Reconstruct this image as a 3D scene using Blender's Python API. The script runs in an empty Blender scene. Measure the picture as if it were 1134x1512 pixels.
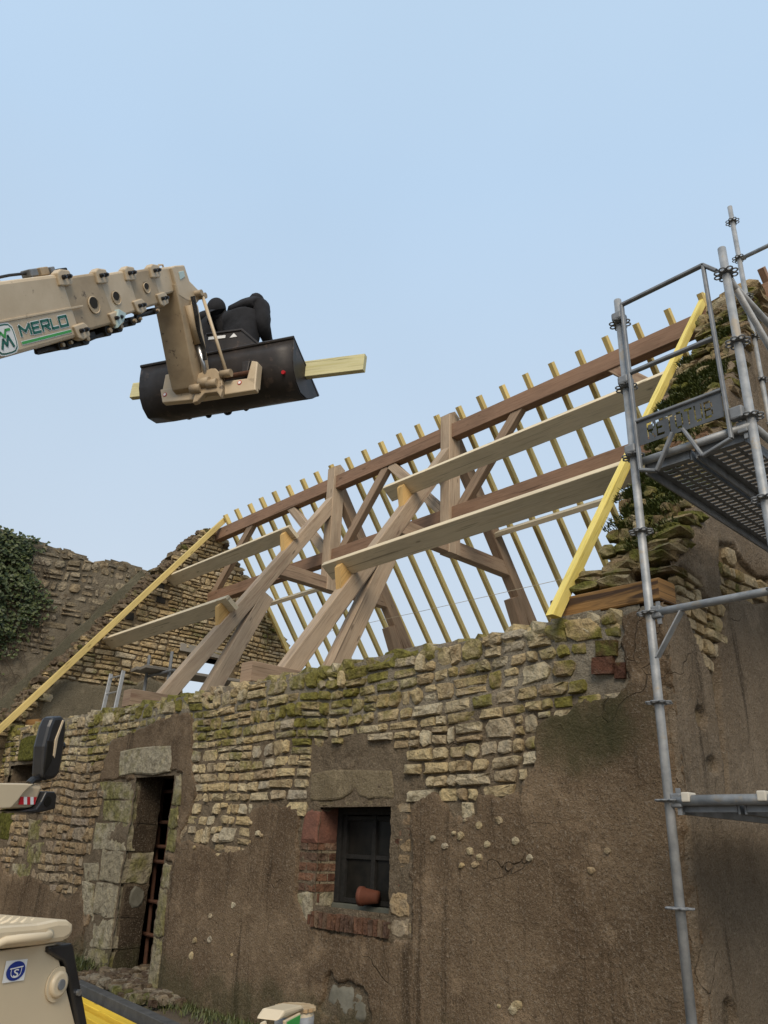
import bpy, bmesh, math, random
import numpy as np
from mathutils import Vector, Matrix

sc = bpy.context.scene
col = sc.collection
rad = math.radians
EYE = 1.40

# ------------------------------------------------------------------ camera
YAW, PITCH, ROLL = rad(47.0), rad(23.17), rad(2.15)
fw = Vector((-math.sin(YAW)*math.cos(PITCH), math.cos(YAW)*math.cos(PITCH), math.sin(PITCH)))
r0 = Vector((math.cos(YAW), math.sin(YAW), 0)); u0 = r0.cross(fw)
rt = r0*math.cos(ROLL) + u0*math.sin(ROLL); up = u0*math.cos(ROLL) - r0*math.sin(ROLL)
cd = bpy.data.cameras.new('camera'); cam = bpy.data.objects.new('camera', cd); col.objects.link(cam)
M4 = Matrix((rt, up, -fw)).transposed().to_4x4(); M4.translation = (0, 0, EYE); cam.matrix_world = M4
cd.sensor_fit = 'VERTICAL'; cd.sensor_height = 36; cd.lens = 1150/1512*36
cd.clip_start = .05; cd.clip_end = 2000
sc.camera = cam

# ------------------------------------------------------------------ sky and light (overcast winter day)
SUN_EL, SUN_AZ = 38, 135
w = bpy.data.worlds.new('World'); sc.world = w; w.use_nodes = True
nt = w.node_tree; N = nt.nodes; Lk = nt.links; N.clear()
out = N.new('ShaderNodeOutputWorld'); bg = N.new('ShaderNodeBackground')
sky = N.new('ShaderNodeTexSky'); sky.sky_type = 'NISHITA'; sky.sun_disc = False
sky.sun_elevation = rad(SUN_EL); sky.sun_rotation = rad(SUN_AZ); sky.dust_density = 3; sky.altitude = 100
sm = N.new('ShaderNodeVectorMath'); sm.operation = 'SCALE'; sm.inputs['Scale'].default_value = .10
Lk.new(sky.outputs[0], sm.inputs[0])
tc = N.new('ShaderNodeTexCoord'); sx = N.new('ShaderNodeSeparateXYZ'); Lk.new(tc.outputs['Generated'], sx.inputs[0])
cr = N.new('ShaderNodeValToRGB'); Lk.new(sx.outputs['Z'], cr.inputs[0])
e = cr.color_ramp.elements
e[0].position = 0.0; e[0].color = (.65, .70, .75, 1)
e[1].position = 1.0; e[1].color = (.55, .72, .90, 1)
q = e.new(.35); q.color = (.575, .685, .81, 1)
q = e.new(.72); q.color = (.515, .685, .885, 1)
nz = N.new('ShaderNodeTexNoise'); nz.inputs['Scale'].default_value = 1.6; nz.inputs['Detail'].default_value = 3
Lk.new(tc.outputs['Generated'], nz.inputs['Vector'])
mr = N.new('ShaderNodeMapRange'); mr.inputs[1].default_value = .3; mr.inputs[2].default_value = .7
mr.inputs[3].default_value = .97; mr.inputs[4].default_value = 1.04; Lk.new(nz.outputs[0], mr.inputs[0])
s2 = N.new('ShaderNodeVectorMath'); s2.operation = 'SCALE'; Lk.new(cr.outputs[0], s2.inputs[0]); Lk.new(mr.outputs[0], s2.inputs['Scale'])
mx = N.new('ShaderNodeMix'); mx.data_type = 'RGBA'; mx.inputs[0].default_value = .88
Lk.new(sm.outputs[0], mx.inputs[6]); Lk.new(s2.outputs[0], mx.inputs[7])
Lk.new(mx.outputs[2], bg.inputs[0]); bg.inputs[1].default_value = .57; Lk.new(bg.outputs[0], out.inputs[0])

sl = bpy.data.lights.new('sun', 'SUN'); sl.energy = 1.5; sl.angle = rad(30); sl.color = (1, .87, .70)
so = bpy.data.objects.new('sun', sl); col.objects.link(so)
az = rad(SUN_AZ)     # 180 = from -Y
sd = Vector((math.sin(az)*math.cos(rad(SUN_EL)), math.cos(az)*math.cos(rad(SUN_EL)), math.sin(rad(SUN_EL))))
so.rotation_euler = sd.to_track_quat('Z', 'Y').to_euler(); so.location = (4, -8, 12)
vs = sc.view_settings; vs.view_transform = 'Standard'; vs.look = 'None'; vs.gamma = 1; vs.use_curve_mapping = False
vs.exposure = 0.92

# ------------------------------------------------------------------ materials
def nodes(name):
    m = bpy.data.materials.new(name); m.use_nodes = True
    t = m.node_tree; t.nodes.clear()
    o = t.nodes.new('ShaderNodeOutputMaterial'); p = t.nodes.new('ShaderNodeBsdfPrincipled')
    t.links.new(p.outputs[0], o.inputs[0]); p.inputs['Specular IOR Level'].default_value = .3
    return m, t, p
class G:
    """tiny node graph helper"""
    def __init__(s, t): s.t = t
    def n(s, k): return s.t.nodes.new(k)
    def l(s, a, b): s.t.links.new(a, b)
    def pos(s):
        if not hasattr(s, '_p'): s._p = s.n('ShaderNodeNewGeometry').outputs['Position']
        return s._p
    def obj(s):
        if not hasattr(s, '_o'): s._o = s.n('ShaderNodeTexCoord').outputs['Object']
        return s._o
    def mapv(s, v, sc_=(1, 1, 1), rot=(0, 0, 0)):
        m = s.n('ShaderNodeMapping'); m.inputs['Scale'].default_value = sc_; m.inputs['Rotation'].default_value = rot; s.l(v, m.inputs[0]); return m.outputs[0]
    def noise(s, v, scale, det=4, rough=.6, dist=0):
        m = s.n('ShaderNodeTexNoise'); m.inputs['Scale'].default_value = scale; m.inputs['Detail'].default_value = det
        m.inputs['Roughness'].default_value = rough; m.inputs['Distortion'].default_value = dist; s.l(v, m.inputs['Vector']); return m.outputs[0]
    def ramp(s, f, pts):
        m = s.n('ShaderNodeValToRGB'); el = m.color_ramp.elements
        while len(el) < len(pts): el.new(.5)
        for i, (p, c) in enumerate(pts):
            el[i].position = p; el[i].color = (c if isinstance(c, tuple) else (c, c, c)) + (1,)
        s.l(f, m.inputs[0]); return m.outputs[0]
    def math(s, op, a, b=None, c=None):
        m = s.n('ShaderNodeMath'); m.operation = op
        for i, x in enumerate((a, b, c)):
            if x is None: continue
            if isinstance(x, (int, float)): m.inputs[i].default_value = x
            else: s.l(x, m.inputs[i])
        return m.outputs[0]
    def step(s, x, a, b, lo=0., hi=1.):
        m = s.n('ShaderNodeMapRange'); m.interpolation_type = 'SMOOTHSTEP'
        for i, v in zip((1, 2, 3, 4), (a, b, lo, hi)): m.inputs[i].default_value = v
        s.l(x, m.inputs[0]); return m.outputs[0]
    def mix(s, f, a, b, mode='MIX'):
        m = s.n('ShaderNodeMix'); m.data_type = 'RGBA'; m.blend_type = mode
        for k, x in ((0, f), (6, a), (7, b)):
            if isinstance(x, (int, float)): m.inputs[k].default_value = x
            elif isinstance(x, tuple): m.inputs[k].default_value = x + (1,)
            else: s.l(x, m.inputs[k])
        return m.outputs[2]
    def bump(s, h, st, dist=.01):
        m = s.n('ShaderNodeBump'); m.inputs['Strength'].default_value = st; m.inputs['Distance'].default_value = dist; s.l(h, m.inputs['Height']); return m.outputs[0]
    def attr(s, name):
        m = s.n('ShaderNodeAttribute'); m.attribute_name = name; return m.outputs['Fac']
    def z(s):
        m = s.n('ShaderNodeSeparateXYZ'); s.l(s.pos(), m.inputs[0]); return m.outputs

def simple(name, c1, c2=None, scale=6, rough=.6, metal=0, bump=0, bscale=60, spec=.3, wear=None):
    m, t, p = nodes(name); g = G(t); v = g.obj()
    c2 = c2 or tuple(x*.8 for x in c1)
    c = g.ramp(g.noise(v, scale, 6), [(.35, c1), (.68, c2)])
    if wear: c = g.mix(g.step(g.noise(v, wear[1], 8, .7), wear[2], wear[2]+.08), c, wear[0])
    g.l(c, p.inputs['Base Color']); p.inputs['Roughness'].default_value = rough; p.inputs['Metallic'].default_value = metal
    p.inputs['Specular IOR Level'].default_value = spec
    if bump: g.l(g.bump(g.noise(v, bscale, 5), bump), p.inputs['Normal'])
    return m

def stone_mat(name, pal, moss=.5, moss_z=None, mosscol=(.115, .125, .028), dark=1.0, mscale=1.1):
    m, t, p = nodes(name); g = G(t); v = g.pos()
    r = g.attr('rnd'); n = len(pal)
    base = g.ramp(r, [(i/(n-1), tuple(x*dark for x in c)) for i, c in enumerate(pal)])
    n1 = g.noise(v, 9, 6, .65); n2 = g.noise(v, 34, 6, .7)
    base = g.mix(1, base, g.ramp(n1, [(.3, (.55, .50, .44)), (.48, (1, 1, 1)), (.72, (1.38, 1.33, 1.22))]), 'MULTIPLY')
    base = g.mix(g.step(n2, .55, .68, 0, .7), base, tuple(x*.36*dark for x in pal[0]))
    base = g.mix(g.step(g.noise(v, 3.2, 5, .7), .55, .72, 0, .5), base, tuple(x*dark for x in (.36, .315, .235)))
    big = g.noise(v, mscale, 3, .55); fine = g.noise(v, 7.5, 5, .65)
    f = g.math('ADD', big, g.math('MULTIPLY', fine, .55))
    rr = g.math('MULTIPLY', g.math('FRACT', g.math('MULTIPLY', r, 17.3)), .22)
    f = g.math('ADD', f, rr)
    if moss_z: f = g.math('ADD', f, g.step(g.z()[2], moss_z[0], moss_z[1], -.18, .10))
    ml = g.step(f, 1.08-moss*.5, 1.32-moss*.5, 0, .92)
    mc = g.ramp(g.noise(v, 16, 4), [(.3, tuple(x*.55 for x in mosscol)), (.7, tuple(x*1.6 for x in mosscol))])
    base = g.mix(ml, base, mc)
    g.l(base, p.inputs['Base Color']); p.inputs['Roughness'].default_value = .92; p.inputs['Specular IOR Level'].default_value = .15
    vo = g.n('ShaderNodeTexVoronoi'); vo.inputs['Scale'].default_value = 16; g.l(v, vo.inputs['Vector'])
    h = g.math('ADD', g.math('MULTIPLY', g.noise(v, 13, 6, .68), 1.6), g.math('MULTIPLY', g.noise(v, 60, 6, .75), .5))
    h = g.math('ADD', h, g.math('MULTIPLY', vo.outputs['Distance'], .5))
    g.l(g.bump(h, 1.0, .045), p.inputs['Normal'])
    return m

def coat_mat(name, a, b, grain=(.30, .25, .19), streak=1., green=None, lime=None):
    m, t, p = nodes(name); g = G(t); v = g.pos()
    c = g.ramp(g.noise(v, 1.3, 6, .62), [(.32, a), (.66, b)])
    c = g.mix(g.step(g.noise(v, 4.5, 7, .7), .5, .75, 0, .5), c, tuple(x*.62 for x in a))
    if lime:
        lz = g.math('ADD', g.z()[2], g.math('MULTIPLY', g.noise(v, 2, 4), .5))
        c = g.mix(g.step(lz, lime[1]+.25, lime[2]+.25, 0, .85), c, lime[0])
    st = g.noise(g.mapv(v, (4.2, 4.2, .34)), 1, 7, .74, .9)
    c = g.mix(g.math('MULTIPLY', g.step(st, .52, .65), .72*streak), c, tuple(x*.42 for x in a))
    c = g.mix(g.math('MULTIPLY', g.step(g.noise(g.mapv(v, (9, 9, .5)), 1, 6, .7), .58, .72), .35*streak), c, tuple(x*1.5 for x in b))
    gr = g.noise(v, 62, 3, .85)
    c = g.mix(g.step(g.noise(v, 1.7, 7, .72), .54, .70, 0, .75), c, tuple(min(1, x*1.45) for x in b))
    c = g.mix(g.step(gr, .52, .66, 0, .60), c, grain)
    c = g.mix(g.step(g.noise(v, 75, 3, .8), .52, .66, 0, .62), c, tuple(x*.32 for x in a))
    if green:
        gx, gz, rx, rz, gc = green
        o = g.z()
        dx = g.math('DIVIDE', g.math('SUBTRACT', o[0], gx), rx); dz = g.math('DIVIDE', g.math('SUBTRACT', o[2], gz), rz)
        d = g.math('ADD', g.math('MULTIPLY', dx, dx), g.math('MULTIPLY', dz, dz))
        d = g.math('ADD', d, g.math('MULTIPLY', g.noise(v, 4, 5, .65), 1.6))
        c = g.mix(g.step(d, .7, 1.7, .8, 0), c, gc)
    # green algae at the foot
    f = g.math('ADD', g.step(g.z()[2], .05, .75, .30, -.1), g.math('MULTIPLY', g.noise(v, 3, 5, .65), .6))
    c = g.mix(g.step(f, .42, .62, 0, .5), c, (.05, .055, .025))
    # cracks
    vo = g.n('ShaderNodeTexVoronoi'); vo.feature = 'DISTANCE_TO_EDGE'; vo.inputs['Scale'].default_value = .75
    wv = g.n('ShaderNodeVectorMath'); wv.operation = 'ADD'; g.l(v, wv.inputs[0])
    nn = g.n('ShaderNodeTexNoise'); nn.inputs['Scale'].default_value = 1.6; nn.inputs['Detail'].default_value = 3; g.l(v, nn.inputs['Vector'])
    g.l(nn.outputs['Color'], wv.inputs[1]); g.l(wv.outputs[0], vo.inputs['Vector'])
    ck = g.math('MULTIPLY', g.step(vo.outputs['Distance'], .001, .004, 1, 0), g.step(g.noise(v, .9, 2), .54, .60))
    c = g.mix(g.math('MULTIPLY', ck, .35), c, (.03, .022, .015))
    g.l(c, p.inputs['Base Color']); p.inputs['Roughness'].default_value = .95; p.inputs['Specular IOR Level'].default_value = .12
    h = g.math('ADD', g.math('MULTIPLY', gr, .8), g.math('MULTIPLY', g.noise(v, 22, 6, .7), 1.3))
    h = g.math('SUBTRACT', h, g.math('MULTIPLY', ck, 1.2))
    g.l(g.bump(h, 1.0, .022), p.inputs['Normal'])
    return m

def wood_mat(name, c1, c2, axis=0, knots=True, tint=.25, gs=1., saw=None):
    """grain runs along local axis (objects are modelled along X unless stated)"""
    m, t, p = nodes(name); g = G(t)
    uvn = g.n('ShaderNodeUVMap'); uvn.uv_map = 'grain'; v = uvn.outputs[0]
    oi = g.n('ShaderNodeObjectInfo'); cx = g.n('ShaderNodeCombineXYZ')
    g.l(g.math('MULTIPLY', oi.outputs['Random'], 37.), cx.inputs[0]); g.l(g.math('MULTIPLY', oi.outputs['Random'], 11.), cx.inputs[2])
    ad = g.n('ShaderNodeVectorMath'); ad.operation = 'ADD'; g.l(v, ad.inputs[0]); g.l(cx.outputs[0], ad.inputs[1]); v = ad.outputs[0]
    gr = g.noise(g.mapv(v, (1.1*gs, 26*gs, 1)), 1.6, 6, .65, .8)
    c = g.ramp(gr, [(.3, c1), (.52, c2), (.72, tuple(x*.8 for x in c1))])
    lg = g.noise(g.mapv(v, (1.2, 4, 1)), 1.0, 4, .6)
    c = g.mix(1, c, g.ramp(lg, [(.3, (1-tint,)*3), (.5, (1, 1, 1)), (.7, (1+tint*.6, 1+tint*.5, 1+tint*.4))]), 'MULTIPLY')
    c = g.mix(1, c, g.ramp(oi.outputs['Random'], [(0, (.86, .85, .84)), (1, (1.1, 1.1, 1.1))]), 'MULTIPLY')
    h = gr
    ckk = g.step(g.noise(g.mapv(v, (.55, 30, 1)), 1.3, 3, .5, .6), .66, .69)
    c = g.mix(g.math('MULTIPLY', ckk, .6), c, tuple(x*.25 for x in c1))
    if knots:
        vo = g.n('ShaderNodeTexVoronoi'); vo.inputs['Scale'].default_value = 1; g.l(g.mapv(v, (1.7, 6.5, 1)), vo.inputs['Vector'])
        k = g.step(vo.outputs['Distance'], .05, .11, 1, 0)
        c = g.mix(g.math('MULTIPLY', k, .7), c, tuple(x*.35 for x in c1))
    if saw: c = g.mix(g.step(g.noise(g.mapv(v, (.8, 9, 1)), 1, 6, .7, 1.), saw[2] if len(saw) > 2 else .56, (saw[2] if len(saw) > 2 else .56)+.12, 0, saw[1]), c, saw[0])
    g.l(c, p.inputs['Base Color']); p.inputs['Roughness'].default_value = .78; p.inputs['Specular IOR Level'].default_value = .2
    g.l(g.bump(h, .25, .004), p.inputs['Normal'])
    return m

PAL = [(.28, .20, .10), (.46, .35, .18), (.53, .43, .25), (.38, .33, .25), (.50, .36, .16), (.58, .50, .33), (.47, .41, .29), (.34, .235, .12), (.54, .42, .21), (.50, .40, .22)]
PAL = [tuple(.74*x+.26*y for x, y in zip(c, (.46, .405, .31))) for c in PAL]
M_stone = stone_mat('limestone_mossy', PAL, .43, (1.75, 2.6), mosscol=(.165, .15, .03))
M_stone_b = stone_mat('limestone_brown', [(c[0]*.70, c[1]*.655, c[2]*.66) for c in PAL], .24, (1.9, 2.8), mosscol=(.15, .14, .03), mscale=1.6)
M_gstone = stone_mat('gable_limestone', [(.36, .265, .14), (.50, .38, .22), (.54, .44, .28), (.42, .34, .22), (.50, .37, .19), (.55, .47, .34)], .22)
M_fstone = stone_mat('weathered_rubble', [(.20, .165, .11), (.27, .22, .15), (.34, .29, .21), (.25, .22, .175), (.30, .235, .15)], .25)
M_rock = stone_mat('mossy_core_rubble', [(.18, .12, .075), (.40, .32, .17), (.26, .185, .105), (.46, .39, .24), (.20, .115, .07)], .60, mosscol=(.13, .13, .025), mscale=2.4)
M_rake = stone_mat('dark_rake_rubble', [(.12, .09, .065), (.20, .15, .10), (.16, .12, .085), (.26, .21, .14)], .30, mosscol=(.09, .09, .025), mscale=2.)
M_dress = stone_mat('dressed_limestone', [(.25, .215, .145), (.39, .345, .25), (.30, .26, .18)], .50, mosscol=(.17, .155, .055))
M_niche = stone_mat('algae_stone', [(.15, .14, .06), (.13, .12, .05)], .9, mosscol=(.10, .10, .02))
M_brick = stone_mat('old_brick', [(.135, .072, .046), (.18, .095, .06), (.115, .072, .052), (.19, .13, .085)], .10, mosscol=(.20, .165, .11))
M_dbrick = stone_mat('dark_brick', [(.085, .045, .03), (.12, .055, .036)], .30)
M_redmort = simple('red_mortar', (.17, .075, .05), (.11, .052, .036), 14, .95, bump=.9, bscale=50)
M_mortar = coat_mat('earth_mortar', (.11, .083, .055), (.19, .148, .10), grain=(.30, .25, .18), streak=.2, lime=((.27, .24, .185), 2.2, 2.5))
M_gmortar = coat_mat('gable_mortar', (.16, .12, .07), (.24, .18, .11), streak=.1)
M_coat = coat_mat('brown_roughcast', (.105, .070, .042), (.205, .147, .092), green=(-2.85, 2.14, .62, .34, (.055, .055, .025)))
M_coat_g = coat_mat('grey_brown_roughcast', (.15, .112, .074), (.235, .185, .13), streak=1.2)
M_coat_l = coat_mat('grey_render', (.13, .115, .08), (.21, .18, .125), streak=.8)
M_reveal = coat_mat('dark_reveal_render', (.045, .032, .021), (.085, .063, .042), streak=.8)  # brown reveal render, darkened evenly with the doorway's shade in its colour
M_cement = simple('cement_patch', (.175, .165, .13), (.10, .093, .07), 5, .9, bump=.7, bscale=18, wear=((.06, .05, .035), 11, .60))
M_lintel = coat_mat('concrete_lintel', (.15, .118, .070), (.23, .185, .115), streak=.6)
M_dark = simple('hole_shade', (.03, .026, .022), (.02, .018, .015), 5, .95)  # near-black for holes and recess: their shade put into the colour
M_truss = wood_mat('oak_brown', (.215, .145, .095), (.315, .23, .16), saw=((.16, .085, .06), .6))
M_truss_p = wood_mat('oak_pale', (.275, .20, .135), (.385, .30, .215), saw=((.20, .115, .08), .45))
M_ridge = wood_mat('oak_red_brown', (.175, .10, .063), (.255, .16, .105))
M_raft = wood_mat('treated_batten', (.50, .37, .12), (.64, .50, .205), tint=.15)
M_raft_y = wood_mat('treated_yellow', (.58, .45, .085), (.68, .56, .18), tint=.12)
M_purl = wood_mat('planed_spruce', (.53, .435, .285), (.63, .54, .385), tint=.12)
M_purl_g = wood_mat('planed_spruce_green', (.54, .50, .24), (.64, .60, .36), tint=.1)
M_cleat = wood_mat('larch_cleat', (.50, .30, .10), (.62, .42, .18))
M_old = wood_mat('old_pine', (.18, .095, .034), (.28, .158, .06), saw=((.05, .03, .02), .95, .46))
M_grey = wood_mat('grey_weathered', (.16, .145, .125), (.24, .22, .19))
M_yel = wood_mat('bright_treated', (.58, .36, .025), (.68, .46, .05), tint=.15)
M_char = simple('charcoal_board', (.05, .05, .05), (.08, .08, .078), 9, .85, bump=.2)
M_galv = simple('galvanised', (.37, .375, .375), (.22, .23, .235), 11, .55, .35, .15, 70, .4, wear=((.36, .31, .245), 6, .56))
M_galv_d = simple('galvanised_dull', (.23, .24, .25), (.15, .155, .16), 12, .6, .3, .12, 90, .4)
M_alu = simple('aluminium', (.50, .51, .52), (.4, .41, .42), 10, .4, .6)
M_beige = simple('beige_paint', (.53, .425, .29), (.46, .36, .235), 4, .45, spec=.4, bump=.04, bscale=12, wear=((.17, .125, .08), 9, .62))
M_beige_d = simple('beige_paint_dark', (.40, .31, .20), (.31, .235, .15), 5, .55, bump=.05, wear=((.12, .09, .06), 7, .58))  # the beige paint again in a darker tone
M_beige_l = simple('cream_hood_paint', (.60, .50, .345), (.56, .46, .315), 2, .35, spec=.45, wear=((.30, .2, .12), 22, .70))
M_blk = simple('black_plastic', (.012, .012, .013), (.02, .02, .022), 8, .35, spec=.5)
M_rub = simple('black_rubber', (.015, .015, .015), (.03, .028, .026), 30, .6)
M_bucket = simple('black_steel', (.022, .019, .018), (.04, .033, .03), 5, .5, .2, .1, 30, .4, wear=((.075, .055, .045), 6, .56))
M_steel = simple('bright_steel', (.55, .56, .57), (.4, .41, .42), 20, .3, .9)
M_mint = simple('pale_blue_shim', (.45, .58, .57), (.4, .5, .5), 8, .6)
M_cloth = simple('black_cloth', (.012, .012, .014), (.02, .02, .023), 10, .9, bump=.5, bscale=18)
M_skin = simple('skin', (.42, .25, .18), (.38, .22, .16), 10, .6)
M_white = simple('white_print', (.75, .76, .75), (.7, .7, .69), 5, .5)
M_green = simple('teal_print', (.012, .12, .085), (.015, .11, .08), 5, .45)
M_lgreen = simple('green_print', (.05, .33, .07), (.05, .3, .07), 5, .45)
M_red = simple('red_reflector', (.52, .02, .03), (.45, .02, .025), 5, .35)
M_blue = simple('blue_print', (.015, .035, .24), (.015, .035, .22), 5, .45)
M_glass = simple('dusty_glass', (.008, .008, .007), (.018, .016, .013), 9, .45, spec=.12)
M_wframe = simple('dark_window_wood', (.010, .010, .009), (.020, .018, .016), 25, .9, bump=.3, wear=((.10, .095, .085), 30, .72))
M_terra = simple('terracotta', (.12, .038, .02), (.08, .028, .016), 9, .75)
M_rust = simple('rusty_iron', (.10, .045, .025), (.06, .03, .02), 20, .9, bump=.4)
M_felt = simple('bitumen_felt', (.02, .02, .02), (.035, .035, .034), 8, .9, bump=.4)
M_leaf = None
def leaf_mat(name, a, b):
    m, t, p = nodes(name); g = G(t)
    g.l(g.ramp(g.attr('rnd'), [(0, a), (.55, tuple((x+y)/2 for x, y in zip(a, b))), (1, b)]), p.inputs['Base Color'])
    p.inputs['Roughness'].default_value = .5; p.inputs['Specular IOR Level'].default_value = .35
    return m
M_ivy = leaf_mat('ivy_leaf', (.014, .028, .008), (.085, .105, .034))
M_moss = leaf_mat('moss_tuft', (.034, .052, .012), (.12, .132, .034))
M_grass = leaf_mat('grass_blade', (.03, .045, .012), (.12, .125, .045))
M_twig = simple('ivy_stem', (.11, .085, .06), (.07, .055, .04), 20, .9)
def ground_mat():
    m, t, p = nodes('mud'); g = G(t); v = g.pos()
    c = g.ramp(g.noise(v, 1.1, 7, .65), [(.35, (.075, .055, .038)), (.55, (.12, .095, .065)), (.7, (.07, .075, .03))])
    g.l(c, p.inputs['Base Color']); p.inputs['Roughness'].default_value = .9
    g.l(g.bump(g.noise(v, 14, 8, .7), .8, .03), p.inputs['Normal']); return m
M_mud = ground_mat()

# ------------------------------------------------------------------ mesh helpers
class MB:
    def __init__(s): s.v = []; s.f = []; s.r = []; s.uv = []
    def add(s, vs_, fs_, rnd=0., uvs=None):
        o = len(s.v); s.v += [tuple(v) for v in vs_]
        for i, f in enumerate(fs_):
            s.f.append(tuple(o+k for k in f)); s.r.append(rnd)
            s.uv.append(uvs[i] if uvs else [(0, 0)]*len(f))
        return s
    def mesh(s, name, mat, base=Vector((0, 0, 0)), smooth=False):
        me = bpy.data.meshes.new(name)
        me.from_pydata([tuple(Vector(v)-base) for v in s.v], [], s.f)
        a = me.attributes.new('rnd', 'FLOAT', 'FACE'); a.data.foreach_set('value', s.r)
        uvl = me.uv_layers.new(name='grain'); flat = [c for f in s.uv for uvp in f for c in uvp]
        uvl.data.foreach_set('uv', flat)
        if mat: me.materials.append(mat)
        if smooth: me.shade_smooth()
        return me
def wbase(p):
    b = Vector((0, 0, 0))
    while p is not None: b = b + p.location; p = p.parent
    return b
def put(name, mb, mat, parent=None, smooth=False, bevel=0, stuff=False, base=None):
    b = wbase(parent) if parent else Vector(base or (0, 0, 0))
    me = mb.mesh(name, mat, b, smooth) if isinstance(mb, MB) else mb
    o = bpy.data.objects.new(name, me); col.objects.link(o)
    if parent: o.parent = parent
    else: o.location = b
    if bevel:
        bm_ = o.modifiers.new('bevel', 'BEVEL'); bm_.width = bevel; bm_.segments = 2; bm_.limit_method = 'ANGLE'; bm_.angle_limit = rad(40)
    if stuff: o['kind'] = 'stuff'
    return o
def thing(name, label, cat, loc=(0, 0, 0), group=None):
    o = bpy.data.objects.new(name, None); col.objects.link(o); o.location = loc; o.empty_display_size = .2
    return tag(o, label, cat, group)
def tag(o, label, cat, group=None):
    o['label'] = label; o['category'] = cat
    if 'wall' in o.name or o.name.startswith('stone'): o['kind'] = 'thing'
    if group: o['group'] = group
    return o
def struct(o): o['kind'] = 'structure'; return o

def frame_of(d, upv):
    d = Vector(d).normalized(); u = Vector(upv)
    side = d.cross(u)
    if side.length < 1e-5: side = d.cross(Vector((1, 0, 0)))
    side.normalize(); u = side.cross(d).normalized()
    return d, side, u
def beam(mb, p0, p1, w_, h_, upv=(0, 0, 1), ch=.006, rnd=0., cut0=None, cut1=None):
    """squared timber with small chamfers; w_ across (side), h_ along up. UV: u along length (m), v around"""
    p0 = Vector(p0); p1 = Vector(p1); d, sd_, u = frame_of(p1-p0, upv); a, b = w_/2, h_/2
    sec = [(-a+ch, -b), (a-ch, -b), (a, -b+ch), (a, b-ch), (a-ch, b), (-a+ch, b), (-a, b-ch), (-a, -b+ch)]
    L = (p1-p0).length; vs_ = []
    for P, cut, sg in ((p0, cut0, 1), (p1, cut1, -1)):
        for x, y in sec:
            q = P + sd_*x + u*y
            if cut is not None:            # shift along d so that the end lies in plane with normal 'cut'
                n = Vector(cut); q = q - d*((q-P).dot(n)/d.dot(n))
            vs_.append(q)
    fs_ = []; uvs = []; per = 0; acc = [0]
    for i in range(8):
        x0, y0 = sec[i]; x1, y1 = sec[(i+1) % 8]; per += math.hypot(x1-x0, y1-y0); acc.append(per)
    o = random.random()*5
    for i in range(8):
        j = (i+1) % 8
        fs_.append((i, j, 8+j, 8+i)); uvs.append([(o, acc[i]), (o, acc[i+1]), (o+L, acc[i+1]), (o+L, acc[i])])
    fs_.append(tuple(reversed(range(8)))); uvs.append([(x*.2, y) for x, y in reversed(sec)])
    fs_.append(tuple(range(8, 16))); uvs.append([(x*.2, y) for x, y in sec])
    mb.add(vs_, fs_, rnd, uvs); return mb
def box(mb, lo, hi, rnd=0.):
    x0, y0, z0 = lo; x1, y1, z1 = hi
    vs_ = [(x0, y0, z0), (x1, y0, z0), (x1, y1, z0), (x0, y1, z0), (x0, y0, z1), (x1, y0, z1), (x1, y1, z1), (x0, y1, z1)]
    mb.add(vs_, [(3, 2, 1, 0), (4, 5, 6, 7), (0, 1, 5, 4), (1, 2, 6, 5), (2, 3, 7, 6), (3, 0, 4, 7)], rnd); return mb
def tube(mb, pts, r, n=12, cap=True, closed=False):
    pts = [Vector(p) for p in pts]; m = len(pts); rings = []
    rs = r if isinstance(r, (list, tuple)) else [r]*m
    prev = None; vs_ = []
    for i, p in enumerate(pts):
        if closed: d = (pts[(i+1) % m]-pts[i-1])
        else: d = (pts[min(i+1, m-1)]-pts[max(i-1, 0)])
        d.normalize()
        if prev is None:
            a = Vector((0, 0, 1)) if abs(d.z) < .9 else Vector((1, 0, 0)); u = d.cross(a).normalized()
        else:
            u = (prev - d*prev.dot(d)).normalized()
        prev = u; v = d.cross(u)
        for k in range(n):
            t = 2*math.pi*k/n; vs_.append(p + (u*math.cos(t)+v*math.sin(t))*rs[i])
    fs_ = []
    for i in range(m if closed else m-1):
        j = (i+1) % m
        for k in range(n):
            fs_.append((i*n+k, i*n+(k+1) % n, j*n+(k+1) % n, j*n+k))
    if cap and not closed:
        fs_.append(tuple(reversed(range(n)))); fs_.append(tuple((m-1)*n+k for k in range(n)))
    mb.add(vs_, fs_); return mb
def prism(mb, poly, f, d0, d1, rnd=0.):
    """poly: (a,b) list; f(a,b,d)->world; extruded from d0 to d1"""
    n = len(poly)
    vs_ = [f(a, b, d0) for a, b in poly] + [f(a, b, d1) for a, b in poly]
    fs_ = [tuple(range(n)), tuple(reversed(range(n, 2*n)))] + [(j, i, n+i, n+j) for i, j in ((k, (k+1) % n) for k in range(n))]
    mb.add(vs_, fs_, rnd); return mb
def fix(o):
    bm_ = bmesh.new(); bm_.from_mesh(o.data); bmesh.ops.recalc_face_normals(bm_, faces=bm_.faces); bm_.to_mesh(o.data); bm_.free(); return o

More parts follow.
